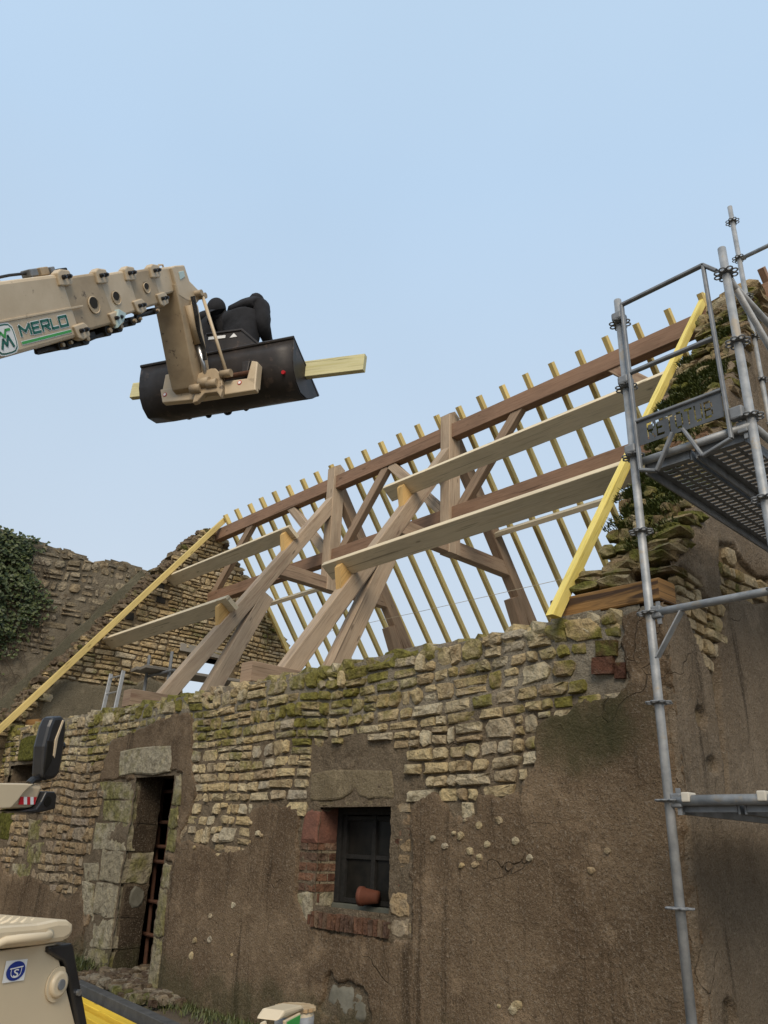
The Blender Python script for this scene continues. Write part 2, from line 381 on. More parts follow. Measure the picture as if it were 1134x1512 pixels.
# value noise for shaping (numpy)
_rng = np.random.RandomState(7); _T = _rng.rand(256, 256)
def vnoise(x, y, oct_=4, rough=.55):
    x = np.asarray(x, float); y = np.asarray(y, float); tot = 0; amp = 1; nrm = 0; f = 1.
    for o in range(oct_):
        X = x*f+o*17.3; Y = y*f+o*9.1
        xi = np.floor(X).astype(int); yi = np.floor(Y).astype(int); xf = X-xi; yf = Y-yi
        xf = xf*xf*(3-2*xf); yf = yf*yf*(3-2*yf)
        a = _T[xi % 256, yi % 256]; b = _T[(xi+1) % 256, yi % 256]; c = _T[xi % 256, (yi+1) % 256]; d = _T[(xi+1) % 256, (yi+1) % 256]
        tot = tot + amp*((a*(1-xf)+b*xf)*(1-yf)+(c*(1-xf)+d*xf)*yf); nrm += amp; amp *= rough; f *= 2
    return tot/nrm*2-1
def sdist(poly, x, y):
    """signed distance, positive inside"""
    x = np.asarray(x, float); y = np.asarray(y, float)
    d = np.full(x.shape, 1e9); ins = np.zeros(x.shape, bool); n = len(poly)
    for i in range(n):
        x0, y0 = poly[i]; x1, y1 = poly[(i+1) % n]
        ex, ey = x1-x0, y1-y0; L = ex*ex+ey*ey+1e-12
        t = np.clip(((x-x0)*ex+(y-y0)*ey)/L, 0, 1)
        d = np.minimum(d, np.hypot(x-x0-t*ex, y-y0-t*ey))
        if y0 != y1:
            c = ((y0 > y) != (y1 > y)) & (x < (x1-x0)*(y-y0)/(y1-y0)+x0); ins ^= c
    return np.where(ins, d, -d)
def smooth(x): x = np.clip(x, 0, 1); return x*x*(3-2*x)

def sheet(a0, a1, b0, b1, res, f, hfun, keep, mat, name, parent):
    """height-field sheet on a wall: f(a,b,h)->world arrays"""
    na = int(round((a1-a0)/res))+1; nb = int(round((b1-b0)/res))+1
    A, B = np.meshgrid(np.linspace(a0, a1, na), np.linspace(b0, b1, nb), indexing='ij')
    K = keep(A, B); H = hfun(A, B, K)
    P = f(A, B, H).reshape(-1, 3)
    idx = np.arange(na*nb).reshape(na, nb)
    m = np.maximum.reduce([K[:-1, :-1], K[1:, :-1], K[1:, 1:], K[:-1, 1:]]) > 0
    q = np.stack([idx[:-1, :-1], idx[1:, :-1], idx[1:, 1:], idx[:-1, 1:]], -1)[m]
    used = np.unique(q); rm = np.full(na*nb, -1); rm[used] = np.arange(len(used)); q = rm[q]
    me = bpy.data.meshes.new(name)
    me.vertices.add(len(used)); me.loops.add(q.size); me.polygons.add(len(q))
    b = np.array(wbase(parent)) if parent else np.zeros(3)
    me.vertices.foreach_set('co', (P[used]-b).ravel()); me.loops.foreach_set('vertex_index', q.ravel())
    me.polygons.foreach_set('loop_start', np.arange(0, q.size, 4)); me.update(calc_edges=True)
    me.materials.append(mat); me.shade_smooth()
    o = bpy.data.objects.new(name, me); col.objects.link(o)
    if parent: o.parent = parent
    return o

R = random.Random(11)
def stone_geo(poly, f, out_, back, rough=1., nv=8, rr=R, flat=False):
    """one squared rubble stone: poly corners (a,b) in wall plane, 8-gon; returns verts, faces (about 40 triangles)"""
    ca = sum(p[0] for p in poly)/len(poly); cb = sum(p[1] for p in poly)/len(poly)
    n = len(poly); tlt_a = rr.uniform(-.35, .35)*rough; tlt_b = rr.uniform(-.35, .35)*rough
    sz = max(abs(p[0]-ca) for p in poly)+max(abs(p[1]-cb) for p in poly)
    def hgt(a, b): return tlt_a*(a-ca)*.28+tlt_b*(b-cb)*.4
    v = []
    for a, b in poly: v.append(f(a, b, -back))
    for a, b in poly: v.append(f(a, b, out_*(.8 if flat else .62)+hgt(a, b)+rr.uniform(-.005, .005)))
    for a, b in poly:
        k = rr.uniform(.86, .95) if flat else rr.uniform(.72, .93); aa = ca+(a-ca)*k; bb = cb+(b-cb)*k
        v.append(f(aa, bb, out_+hgt(aa, bb)+rr.uniform(-.5, .5)*out_*.45*rough))
    v.append(f(ca+rr.uniform(-.2, .2)*sz*.3, cb, out_*1.1+rr.uniform(-.3, .4)*out_*.5*rough))
    fs_ = []
    for r_ in range(2):
        for i in range(n):
            j = (i+1) % n; fs_.append((r_*n+i, r_*n+j, (r_+1)*n+j, (r_+1)*n+i))
    for i in range(n): fs_.append((2*n+i, 2*n+(i+1) % n, 3*n))
    return v, fs_
def courses(a0, a1, b0, b1, hm, lm, rr, gap=.012, wob=.03, jit=.2):
    """coursed rubble cells -> list of 8-gons"""
    cells = []; b = b0
    while b < b1:
        h = hm*rr.choice((.7, .85, .95, 1.1, 1.3, 1.6)); a = a0-rr.random()*lm
        while a < a1:
            l = lm*rr.choice((.45, .6, .8, .95, 1.1, 1.3, 1.7, 2.0))
            if h > hm*1.15 and rr.random() < .4:
                k = rr.uniform(.38, .62); cells.append((a, a+l, b, b+h*k)); cells.append((a, a+l, b+h*k, b+h))
            elif l > lm*1.25 and h > hm*.9 and rr.random() < .25:
                cells.append((a, a+l*.5, b, b+h)); cells.append((a+l*.5, a+l, b, b+h*.5)); cells.append((a+l*.5, a+l, b+h*.5, b+h))
            else: cells.append((a, a+l, b, b+h))
            a += l
        b += h
    out_ = []
    for x0, x1, y0, y1 in cells:
        g = gap*rr.uniform(.5, 1.7); x0 += g/2; x1 -= g/2; y0 += g/2; y1 -= g/2
        if x1-x0 < .025 or y1-y0 < .018: continue
        W, H = x1-x0, y1-y0; c = min(W, H)*.42
        def J(s_): return rr.uniform(-1, 1)*jit*s_
        P = [(x0+c*rr.uniform(.2, 1), y0+abs(J(H))*.6), (x1-c*rr.uniform(.2, 1), y0+abs(J(H))*.6), (x1-abs(J(W))*.4, y0+c*rr.uniform(.3, 1)), (x1-abs(J(W))*.4, y1-c*rr.uniform(.3, 1)),
             (x1-c*rr.uniform(.2, 1), y1-abs(J(H))*.6), (x0+c*rr.uniform(.2, 1), y1-abs(J(H))*.6), (x0+abs(J(W))*.4, y1-c*rr.uniform(.3, 1)), (x0+abs(J(W))*.4, y0+c*rr.uniform(.3, 1))]
        P2 = []
        for a, b in P:
            dy = float(vnoise(a*.7+3, b*.5, 2))*wob*2.2; dx = float(vnoise(a*1.1+50, b*2.3, 2))*wob
            P2.append((a+dx, b+dy))
        out_.append(P2)
    return out_
# rock template: twice-divided cube pushed towards a rounded block, 48 triangles
def rock_template():
    bm_ = bmesh.new(); bmesh.ops.create_cube(bm_, size=2); bmesh.ops.subdivide_edges(bm_, edges=bm_.edges, cuts=1, use_grid_fill=True)
    vs_ = [v.co.copy() for v in bm_.verts]; fs_ = [tuple(v.index for v in f.verts) for f in bm_.faces]; bm_.free(); return vs_, fs_
RV, RF = rock_template()
def rock(mb, c, size, rr, rot=None, jag=.16, rnd=None):
    q = rot or Matrix.Rotation(rr.uniform(-.3, .3), 3, 'Z') @ Matrix.Rotation(rr.uniform(-.2, .2), 3, 'X') @ Matrix.Rotation(rr.uniform(-.2, .2), 3, 'Y')
    vs_ = []
    for v in RV:
        p = Vector(v); k = 1/(max(1, p.length/1.42)); p = p*k
        p = Vector((p.x*(1+rr.uniform(-jag, jag)), p.y*(1+rr.uniform(-jag, jag)), p.z*(1+rr.uniform(-jag, jag))))
        p = Vector((p.x*size[0]/2, p.y*size[1]/2, p.z*size[2]/2)); vs_.append(Vector(c)+q @ p)
    mb.add(vs_, RF, rr.random() if rnd is None else rnd); return mb

CAM = np.array([0, 0, EYE])
def lay_stones(name, polys, f, parent, mat, outr, back, area_w=None, limit=300, rough=1., rr=R, stuffname='small_stones', sdv=None):
    """biggest as seen become parts, the rest one stuff part"""
    it = []
    for P in polys:
        a = [p[0] for p in P]; b = [p[1] for p in P]
        c = f(sum(a)/8, sum(b)/8, 0); d2 = sum((c[i]-CAM[i])**2 for i in range(3))
        it.append(((max(a)-min(a))*(max(b)-min(b))/d2, P))
    it.sort(key=lambda t: -t[0])
    rest = MB()
    for i, (_, P) in enumerate(it):
        o_ = rr.uniform(*outr)
        if sdv is not None: o_ *= 1. if sdv[id(P)] < -.06 else .72
        v, fs_ = stone_geo(P, f, o_, back, rough, rr=rr)
        if i < limit:
            mb = MB().add(v, fs_, rr.random()); put(name, mb, mat, parent)
        else: rest.add(v, fs_, rr.random())
    if rest.v: put(stuffname, rest, mat, parent, stuff=True)

# ================================================================== ground
def ground():
    me = bpy.data.meshes.new('ground'); bm_ = bmesh.new()
    n = 60; rows = []
    def warp(t): return math.copysign(abs(t)**2.6, t)*400
    for i in range(n+1):
        row = []
        for j in range(n+1):
            x = -5+warp(i/n*2-1); y = 3+warp(j/n*2-1)
            z = float(vnoise(x*.9, y*.9, 4))*.05-.02 - .25*float(smooth((3.2-y)/4))
            row.append(bm_.verts.new((x, y, z)))
        rows.append(row)
    for i in range(n):
        for j in range(n): bm_.faces.new((rows[i][j], rows[i+1][j], rows[i+1][j+1], rows[i][j+1]))
    bm_.to_mesh(me); bm_.free(); me.materials.append(M_mud); me.shade_smooth()
    o = bpy.data.objects.new('ground', me); col.objects.link(o); struct(o)
ground()

# ================================================================== long front wall (face at Y = 4.5, runs along X)
FY = 4.5
def fF(a, b, h):
    if isinstance(a, np.ndarray): return np.stack([a, FY-h, b], -1)
    return (a, FY-h, b)
WALL = thing('stone_wall', 'long mossy rubble stone wall with brown roughcast, a doorway and a small window', 'wall', (-8, 4.75, 0))
DOOR = (-8.85, -7.93, -.3, 2.05); WIN = (-5.48, -4.57, .91, 1.70); NICHE = (-12.95, -11.90, 2.06, 2.34)
def rect_core(mb, a0, a1, b0, b1, holes, y0, y1):
    A = sorted({a0, a1} | {h[0] for h in holes} | {h[1] for h in holes}); B = sorted({b0, b1} | {h[2] for h in holes if h[2] > b0} | {h[3] for h in holes})
    for i in range(len(A)-1):
        for j in range(len(B)-1):
            ca, cb = (A[i]+A[i+1])/2, (B[j]+B[j+1])/2
            if any(h[0] < ca < h[1] and h[2] < cb < h[3] for h in holes): continue
            box(mb, (A[i], y0, B[j]), (A[i+1], y1, B[j+1]))
mb = MB(); rect_core(mb, -14.6, -2.27, -.3, 2.80, [DOOR, WIN, NICHE], FY+.04, 4.84); rect_core(mb, -14.6, -2.27, -.3, 2.80, [(-9.3, DOOR[1], -.3, 2.05), WIN], 4.84, 5.0)
put('wall_core', mb, M_mortar, WALL)
mb = MB(); box(mb, (-13.0, 4.86, 2.0), (-11.85, 4.90, 2.4)); put('recess_shade_plate', mb, M_dark, WALL)  # near-black plate, the recess's shade is in its colour

COAT = [(-2.235, 2.86), (-2.51, 2.84), (-2.54, 2.67), (-2.51, 2.42), (-2.59, 2.31), (-2.82, 2.32), (-2.95, 2.28), (-3.14, 2.24), (-3.23, 2.20), (-3.25, 2.07), (-3.28, 1.87), (-3.36, 1.80), (-3.36, 1.75), (-3.61, 1.76), (-3.75, 1.76), (-3.75, 1.63), (-3.98, 1.62), (-4.05, 1.72), (-4.14, 1.78), (-4.26, 1.80), (-4.34, 1.74), (-4.385, 1.74), (-4.37, .80), (-4.56, .79), (-5.45, .775), (-5.67, 1.01), (-5.71, 1.71), (-6.49, 1.70), (-6.51, 1.59), (-6.49, 1.35), (-6.74, 1.33), (-6.93, 1.30), (-7.10, 1.35), (-7.52, 1.39), (-7.64, 1.38), (-7.63, 1.46), (-7.50, 1.63), (-7.43, 1.80), (-7.62, 2.19), (-7.70, 2.61), (-7.91, 2.71), (-8.19, 2.68), (-8.62, 2.64), (-8.94, 2.59), (-9.59, 2.50), (-9.65, 2.35), (-9.80, 1.99), (-8.85, 1.99), (-7.93, 1.99), (-7.93, -.1), (-2.235, -.1)]
COAT_L = [(-14.6, 1.12), (-12.65, 1.10), (-12.12, .87), (-11.32, .90), (-10.28, .73), (-10.12, .69), (-9.71, .86), (-9.5, .5), (-9.40, -.1), (-14.6, -.1)]
HOLLOW = [(-4.07, 1.52), (-4.03, 1.66), (-3.75, 1.63), (-3.45, 1.60), (-3.36, 1.48), (-3.50, 1.32), (-3.97, 1.35)]
CEM = [(-5.24, .40), (-5.20, .48), (-5.12, .45), (-4.97, .46), (-4.84, .43), (-4.77, .38), (-4.74, .28), (-4.78, .21), (-4.89, .19), (-5.03, .20), (-5.16, .24), (-5.27, .27), (-5.27, .33)]
NOST = [[(-5.78, 1.70), (-5.62, 2.14), (-5.05, 2.24), (-4.60, 2.14), (-4.36, 1.86), (-4.36, 1.70)]]
DRESS = {'l': [(-9.31, 2.345), (-8.07, 2.345), (-8.03, 2.05), (-9.20, 2.05)],
 'b1': [(-9.72, 1.99), (-8.85, 1.99), (-8.85, 1.785), (-9.56, 1.785)], 'b2': [(-9.54, 1.77), (-8.85, 1.77), (-8.85, 1.55), (-9.49, 1.55)],
 'b3': [(-9.66, 1.535), (-8.85, 1.535), (-8.85, 1.25), (-9.62, 1.25)], 'b4': [(-9.40, 1.235), (-8.85, 1.235), (-8.85, .92), (-9.33, .92)],
 'b5': [(-9.81, 1.10), (-9.43, 1.10), (-9.40, .91), (-9.73, .90)], 'b6': [(-9.43, .90), (-8.85, .90), (-8.85, .575), (-9.36, .575)],
 'b6b': [(-9.76, .89), (-9.45, .89), (-9.38, .56), (-9.60, .55)], 'b7': [(-9.40, .56), (-8.85, .56), (-8.85, .28), (-9.39, .26)],
 'b8': [(-9.42, .245), (-8.85, .265), (-8.85, -.1), (-9.44, -.1)],
 'c1': [(-11.79, 1.56), (-11.36, 1.56), (-11.32, 1.30), (-11.67, 1.30)], 'c2': [(-11.72, 1.285), (-11.11, 1.285), (-11.10, 1.04), (-11.63, 1.03)],
 'c3': [(-12.08, 1.01), (-11.39, 1.02), (-11.37, .84), (-11.98, .78)], 'c4': [(-12.9, 1.95), (-12.2, 1.95), (-12.2, 1.66), (-12.9, 1.66)], 'c5': [(-13.1, 1.64), (-12.4, 1.64), (-12.4, 1.3), (-13.1, 1.3)],
 'n1': [(-12.68, 2.70), (-11.93, 2.71), (-11.86, 2.36), (-12.64, 2.36)],
 'r1': [(-7.93, 2.02), (-7.80, 2.02), (-7.77, 1.71), (-7.93, 1.71)], 'r2': [(-7.93, 1.69), (-7.79, 1.69), (-7.77, 1.50), (-7.93, 1.50)], 'r3': [(-7.93, 1.48), (-7.77, 1.48), (-7.76, 1.27), (-7.93, 1.27)],
 'r4': [(-7.93, 1.15), (-7.78, 1.15), (-7.77, .93), (-7.93, .93)], 'r5': [(-7.93, .91), (-7.79, .91), (-7.76, .50), (-7.93, .50)], 'r6': [(-7.93, .48), (-7.76, .48), (-7.74, .0), (-7.93, .0)]}
def coat_sd(A, B):
    wob = vnoise(A*7+3, B*7, 4)*.035 + vnoise(A*22, B*22+9, 3)*.014
    s_ = np.maximum(sdist(COAT, A, B), sdist(COAT_L, A, B))
    s_ = s_ + wob*1.3
    s_ = np.minimum(s_, -sdist(CEM, A, B)-vnoise(A*9, B*9, 4)*.05+.005)
    for k, P in DRESS.items():
        if k[0] in 'r': s_ = np.minimum(s_, -sdist(P, A, B)+wob*.4-.004)
    for h in (DOOR, WIN):
        P = [(h[0], h[2]), (h[1], h[2]), (h[1], h[3]), (h[0], h[3])]
        s_ = np.minimum(s_, -sdist(P, A, B))
    return s_
# the dirty mortar bed between the stones
def in_hole(A, B, m=0.):
    k = np.zeros(A.shape, bool)
    for h in (DOOR, WIN, NICHE): k |= (A > h[0]+m) & (A < h[1]-m) & (B > h[2]+m) & (B < h[3]-m)
    return k
topz = lambda A: 2.86+vnoise(A*1.1, A*0+4, 3)*.05
sheet(-14.6, -2.26, -.1, 2.9, .02, fF, lambda A, B, K: .013+vnoise(A*5, B*5, 4)*.022+vnoise(A*28, B*28, 2)*.009,
      lambda A, B: (~in_hole(A, B, .015)) & (B < topz(A)), M_mortar, 'mortar_bed', WALL)
def coat_h(A, B, K):
    s_ = coat_sd(A, B); return -.03+(.070+vnoise(A*2, B*2, 4)*.014)*smooth((s_+.004)/.035)+vnoise(A*30, B*30, 3)*.004*(s_ > 0)
sheet(-14.6, -2.225, -.1, 2.88, .016, fF, coat_h, lambda A, B: coat_sd(A, B) > 0, M_coat, 'render_coat', WALL)
# grey cement patch low on the wall
sheet(-5.4, -4.6, .1, .6, .012, fF, lambda A, B, K: -.012+.03*smooth(sdist(CEM, A, B)/.06)+vnoise(A*8, B*8, 3)*.008,
      lambda A, B: sdist(CEM, A, B)+vnoise(A*9, B*9, 4)*.05 > -.02, M_cement, 'cement_patch', WALL)
# rubble stones
rr = random.Random(5)
cand = courses(-14.3, -2.3, .3, 2.78, .110, .162, rr, gap=.006, wob=.05, jit=.26)
cx = np.array([sum(p[0] for p in P)/8 for P in cand]); cz = np.array([sum(p[1] for p in P)/8 for P in cand])
csd = coat_sd(cx, cz); ok = csd < .035
for P in NOST+[CEM]: ok &= sdist(P, cx, cz) < (-.07 if P is CEM else 0)
for P in DRESS.values(): ok &= sdist(P, cx, cz) < -.035
for h in (DOOR, WIN, NICHE):
    P = [(h[0], h[2]), (h[1], h[2]), (h[1], h[3]), (h[0], h[3])]; ok &= sdist(P, cx, cz) < -.05
ok &= ~((cx > -5.72) & (cx < -4.36) & (cz > .75) & (cz < 1.70))
ok &= ~((cx > -2.84) & (cx < -2.44) & (cz > 2.38) & (cz < 2.72)); ok &= cx < -2.42
holl = sdist(HOLLOW, cx, cz) > 0
ok &= ~(holl & (np.random.RandomState(2).rand(len(cx)) < .55))
low = (cx > -7.6) & (cx < -6.5) & (cz < 1.72); ok &= ~(low & (np.random.RandomState(3).rand(len(cx)) < .35))
SDV = {id(P): d_ for P, d_ in zip(cand, csd)}
cand = [P for P, k in zip(cand, ok) if k]
left = [P for P in cand if sum(p[0] for p in P)/8 < -9.3 and sum(p[1] for p in P)/8 < 2.2]
right = [P for P in cand if not (sum(p[0] for p in P)/8 < -9.3 and sum(p[1] for p in P)/8 < 2.2)]
lay_stones('stone', right, fF, WALL, M_stone, (.024, .052), .05, limit=185, rr=rr, sdv=SDV)
lay_stones('stone', left, fF, WALL, M_stone_b, (.024, .052), .05, limit=45, rr=rr, sdv=SDV, stuffname='small_brown_stones')
# loose coping stones along the top of the wall
a = -14.3; i = 0
while a < -3.15:
    l = rr.choice((.16, .2, .24, .3, .36)) if a > -6 else rr.choice((.12, .15, .18, .22, .26))
    h = rr.uniform(.10, .165)
    mb = MB(); zc = 2.83+float(vnoise(a*1.1, 4., 3))*.02
    rock(mb, (a+l/2, FY+.16+rr.uniform(-.02, .02), zc), (l*1.02, .36, h*1.15), rr, Matrix.Rotation(rr.uniform(-.07, .07), 3, 'Y'), .10); put('stone', mb, M_stone, WALL); a += l*.97; i += 1
mb = MB()
for k in range(110):       # small pinnings between and behind the coping
    rock(mb, (rr.uniform(-14.2, -3.2), rr.uniform(4.6, 4.95), 2.83+rr.uniform(0, .05)), (rr.uniform(.08, .2), rr.uniform(.1, .2), rr.uniform(.06, .12)), rr)
put('small_stones', mb, M_stone, WALL, stuff=True)
# flat stones and mortar at the right hand end, under the timber lintel
for (x0, x1, z0, z1) in ((-3.10, -2.86, 2.74, 2.89), (-2.85, -2.66, 2.75, 2.90), (-2.65, -2.50, 2.74, 2.88)):
    mb = MB(); rock(mb, ((x0+x1)/2, FY+.14, (z0+z1)/2), (x1-x0, .34, z1-z0), rr, Matrix.Identity(3), .08); put('stone', mb, M_stone, WALL)
for k in range(46):       # pebbles of the core showing through the worn render
    x = rr.choice((rr.uniform(-7.4, -2.5), rr.gauss(-3.75, .25), rr.gauss(-7.0, .3))); z_ = rr.choice((rr.uniform(.3, 2.0), rr.gauss(1.45, .09), rr.gauss(1.45, .1)))
    if float(coat_sd(np.array([x]), np.array([z_]))[0]) < .03: continue
    r_ = rr.uniform(.012, .034); P = [(x+r_*1.3*math.cos(t_)*rr.uniform(.8, 1.2), z_+r_*math.sin(t_)*rr.uniform(.8, 1.2)) for t_ in [2*math.pi*i/8 for i in range(8)]]
    v, fs_ = stone_geo(P, fF, .05, .0, .3, rr=rr); put('pebble', MB().add(v, fs_, rr.random()), M_stone, WALL)
# dressed blocks
def chip(P, n=3):
    out_ = []
    for i in range(len(P)):
        x0, y0 = P[i]; x1, y1 = P[(i+1) % len(P)]
        for k in range(n):
            t = k/n; j = .016 if k else .020
            out_.append((x0+(x1-x0)*t+rr.uniform(-j, j), y0+(y1-y0)*t+rr.uniform(-j, j)))
    return out_
for k, P in DRESS.items():
    v, fs_ = stone_geo(chip(P, 3), fF, {'l': .05, 'n': .06}.get(k[0], .026)+rr.uniform(-.008, .008), .10, .25, rr=rr, flat=True)
    o = put('lintel' if k == 'l' else 'dressed_stone', MB().add(v, fs_, rr.random()), M_niche if k in ('n1', 'c4', 'c5') else M_dress, WALL)
# door reveal (left side, seen obliquely) in big blocks
def fR(a, b, h):
    return (-8.85+h, a, b)
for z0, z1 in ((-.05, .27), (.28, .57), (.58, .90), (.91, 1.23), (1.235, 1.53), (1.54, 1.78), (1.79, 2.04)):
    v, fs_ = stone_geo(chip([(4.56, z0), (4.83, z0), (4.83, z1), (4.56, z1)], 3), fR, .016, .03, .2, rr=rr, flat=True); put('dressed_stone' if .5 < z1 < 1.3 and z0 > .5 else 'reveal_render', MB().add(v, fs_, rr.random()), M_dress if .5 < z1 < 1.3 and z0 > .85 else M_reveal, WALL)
def disc(cx_, cz_, r_, n=10): return [(cx_+r_*math.cos(2*math.pi*i/n)*rr.uniform(.8, 1.1), cz_+r_*1.1*math.sin(2*math.pi*i/n)*rr.uniform(.8, 1.1)) for i in range(n)]
v, fs_ = stone_geo(disc(4.70, .78, .10), fR, .032, .0, .1, rr=rr); put('cement_patch', MB().add(v, fs_), M_cement, WALL)
mb = MB(); box(mb, (-9.2, FY+.06, 2.052), (-7.9, 5.0, 2.09)); put('lintel_soffit', mb, M_grey, WALL)

# window: concrete lintel, brick jambs, brick sill, dark casement
LB = [(-5.60, 1.95), (-5.30, 1.97), (-4.95, 1.95), (-4.61, 1.94), (-4.575, 1.80), (-4.575, 1.735), (-4.70, 1.745), (-4.86, 1.74), (-4.98, 1.76), (-5.02, 1.82), (-5.08, 1.775), (-5.20, 1.74), (-5.38, 1.735), (-5.52, 1.72), (-5.60, 1.74)]
mb = MB(); prism(mb, [(a+rr.uniform(-.012, .012), b+rr.uniform(-.012, .012)) for a, b in LB], fF, -.10, .030); fix(put('lintel', mb, M_lintel, WALL, bevel=.018))
mb = MB(); box(mb, (-5.50, FY-.012, 1.69), (-4.575, 4.96, 1.725)); put('lintel_soffit', mb, M_lintel, WALL, bevel=.006)
def brick(lo, hi, mat, name='brick', rot=None):
    mb = MB(); c = [(x+y)/2 for x, y in zip(lo, hi)]; s_ = [y-x for x, y in zip(lo, hi)]
    q = Matrix.Rotation(rr.uniform(-.03, .03), 3, 'Y') if rot is None else rot
    vs_ = []
    for v in RV:
        k = [math.copysign(min(1, abs(x))**.5, x) if x else 0 for x in v]
        vs_.append(Vector(c)+q @ Vector([k[i]*s_[i]/2*(1+rr.uniform(-.035, .035)) for i in range(3)]))
    mb.add(vs_, RF, rr.random()); return put(name, mb, mat, WALL)
mb = MB(); P = [(-5.69, 1.665), (-5.47, 1.66), (-5.475, 1.395), (-5.68, 1.385)]
v, fs_ = stone_geo(chip(P, 2), fF, .03, .05, .5, rr=rr); put('red_mortar_block', mb.add(v, fs_), M_redmort, WALL)
v, fs_ = stone_geo(chip([(4.52, 1.39), (4.70, 1.39), (4.70, 1.67), (4.52, 1.67)], 2), lambda a, b, h: (-5.48+h, a, b), .012, .02, .3, rr=rr); put('red_mortar_block', MB().add(v, fs_), M_redmort, WALL)
M_joint = coat_mat('brick_joint_mortar', (.22, .18, .115), (.33, .28, .195), streak=.2)
for lo, hi in (((-5.685, FY-.004, .79), (-5.474, FY+.04, 1.66)), ((-5.56, FY+.03, .90), (-5.474, 4.70, 1.66)), ((-4.571, FY-.002, .80), (-4.39, FY+.04, 1.68)), ((-5.455, FY-.040, .79), (-4.575, FY+.1, .872))):
    mb = MB(); box(mb, lo, hi); put('joint_mortar', mb, M_joint, WALL)
z = 1.035; k = 0
while z < 1.36:          # left jamb bricks with their returns in the reveal
    h = .056
    if k % 2 == 0:
        brick((-5.685, FY-.02, z), (-5.60, FY+.1, z+h), M_brick); brick((-5.585, FY-.02, z), (-5.470, FY+.20, z+h), M_brick)
    else: brick((-5.69, FY-.02, z), (-5.470, FY+.11, z+h), M_brick); brick((-5.56, FY+.122, z), (-5.470, FY+.205, z+h), M_dbrick)
    z += h+.022; k += 1
v, fs_ = stone_geo(chip([(-5.66, .79), (-5.485, .79), (-5.475, 1.02), (-5.67, 1.02)], 2), fF, .025, .05, .4, rr=rr); put('stone', MB().add(v, fs_, .6), M_dress, WALL)
v, fs_ = stone_geo(chip([(4.52, .92), (4.70, .92), (4.70, 1.02), (4.52, 1.02)], 2), lambda a, b, h: (-5.48+h, a, b), .012, .02, .3, rr=rr); put('stone', MB().add(v, fs_, .6), M_dress, WALL)
z = 1.10; k = 0
while z < 1.66:          # right jamb: bricks and odd stones
    h = rr.choice((.06, .07, .085))
    if k % 4 == 2: brick((-4.575, FY-.016, z), (-4.40, FY+.2, z+h), M_stone_b)
    elif k % 2: brick((-4.575, FY-.012, z), (-4.51, FY+.2, z+h), M_dbrick); brick((-4.50, FY-.012, z), (-4.395, FY+.1, z+h), M_stone_b)
    else: brick((-4.575, FY-.012, z), (-4.40, FY+.2, z+h), M_brick)
    z += h+.020; k += 1
for z0, z1 in ((.80, .92), (.935, 1.085)):
    v, fs_ = stone_geo(chip([(-4.57, z0), (-4.385, z0), (-4.39, z1), (-4.57, z1)], 2), fF, .03, .06, .9, rr=rr); put('stone', MB().add(v, fs_, rr.random()), M_stone_b, WALL)
for k in range(17):      # soldier course sill
    x = -5.455+k*.0525
    brick((x, FY-.055, .785), (x+.040, FY+.12, .893+rr.uniform(-.006, .006)), M_brick, 'sill_brick', Matrix.Rotation(rr.uniform(-.08, .08), 3, 'Y'))
WINF = thing('window', None, None, (-5.0, 4.72, 1.3)) if False else None
wn = bpy.data.objects.new('window', None); col.objects.link(wn); wn.parent = WALL; wn.location = Vector((-5.02, 4.74, 1.3))-WALL.location
def wput(name, mb, mat, **k): return put(name, mb, mat, wn, **k)
YW = 4.735
mb = MB(); box(mb, (-5.48, YW-.06, .895), (-4.55, YW+.06, .955)); wput('sill', mb, simple('green_grey_timber', (.07, .075, .06), (.10, .10, .08), 9, .9), bevel=.006)
for x0, x1 in ((-5.475, -5.42), (-4.63, -4.575)):
    mb = MB(); box(mb, (x0, YW-.04, .957), (x1, YW+.05, 1.688)); wput('frame', mb, M_wframe, bevel=.004)
mb = MB(); box(mb, (-5.418, YW-.04, 1.63), (-4.632, YW+.05, 1.688)); wput('frame', mb, M_wframe, bevel=.004)
for x0, x1 in ((-5.415, -5.37), (-5.055, -5.01), (-4.68, -4.635)):
    mb = MB(); box(mb, (x0, YW-.02, .96), (x1, YW+.02, 1.627)); wput('sash', mb, M_wframe, bevel=.003)
for x0, x1 in ((-5.367, -5.058), (-5.007, -4.683)):
    for z_ in (.962, 1.29, 1.585):
        mb = MB(); box(mb, (x0, YW-.016, z_), (x1, YW+.016, z_+.035)); wput('glazing_bar', mb, M_wframe, bevel=.002)
    for z0, z1 in ((.999, 1.288), (1.327, 1.583)):
        mb = MB(); box(mb, (x0, YW+.004, z0), (x1, YW+.008, z1)); wput('pane', mb, M_glass)
mb = MB(); tube(mb, [(-5.475, FY+.03, .955), (-5.475, FY+.03, 1.02)], .012, 8); put('hinge_pin', mb, M_rust, WALL)
mb = MB(); tube(mb, [(-5.50, FY-.03, .80), (-5.50, FY-.03, .87)], .014, 8); put('hinge_pin', mb, M_rust, WALL)
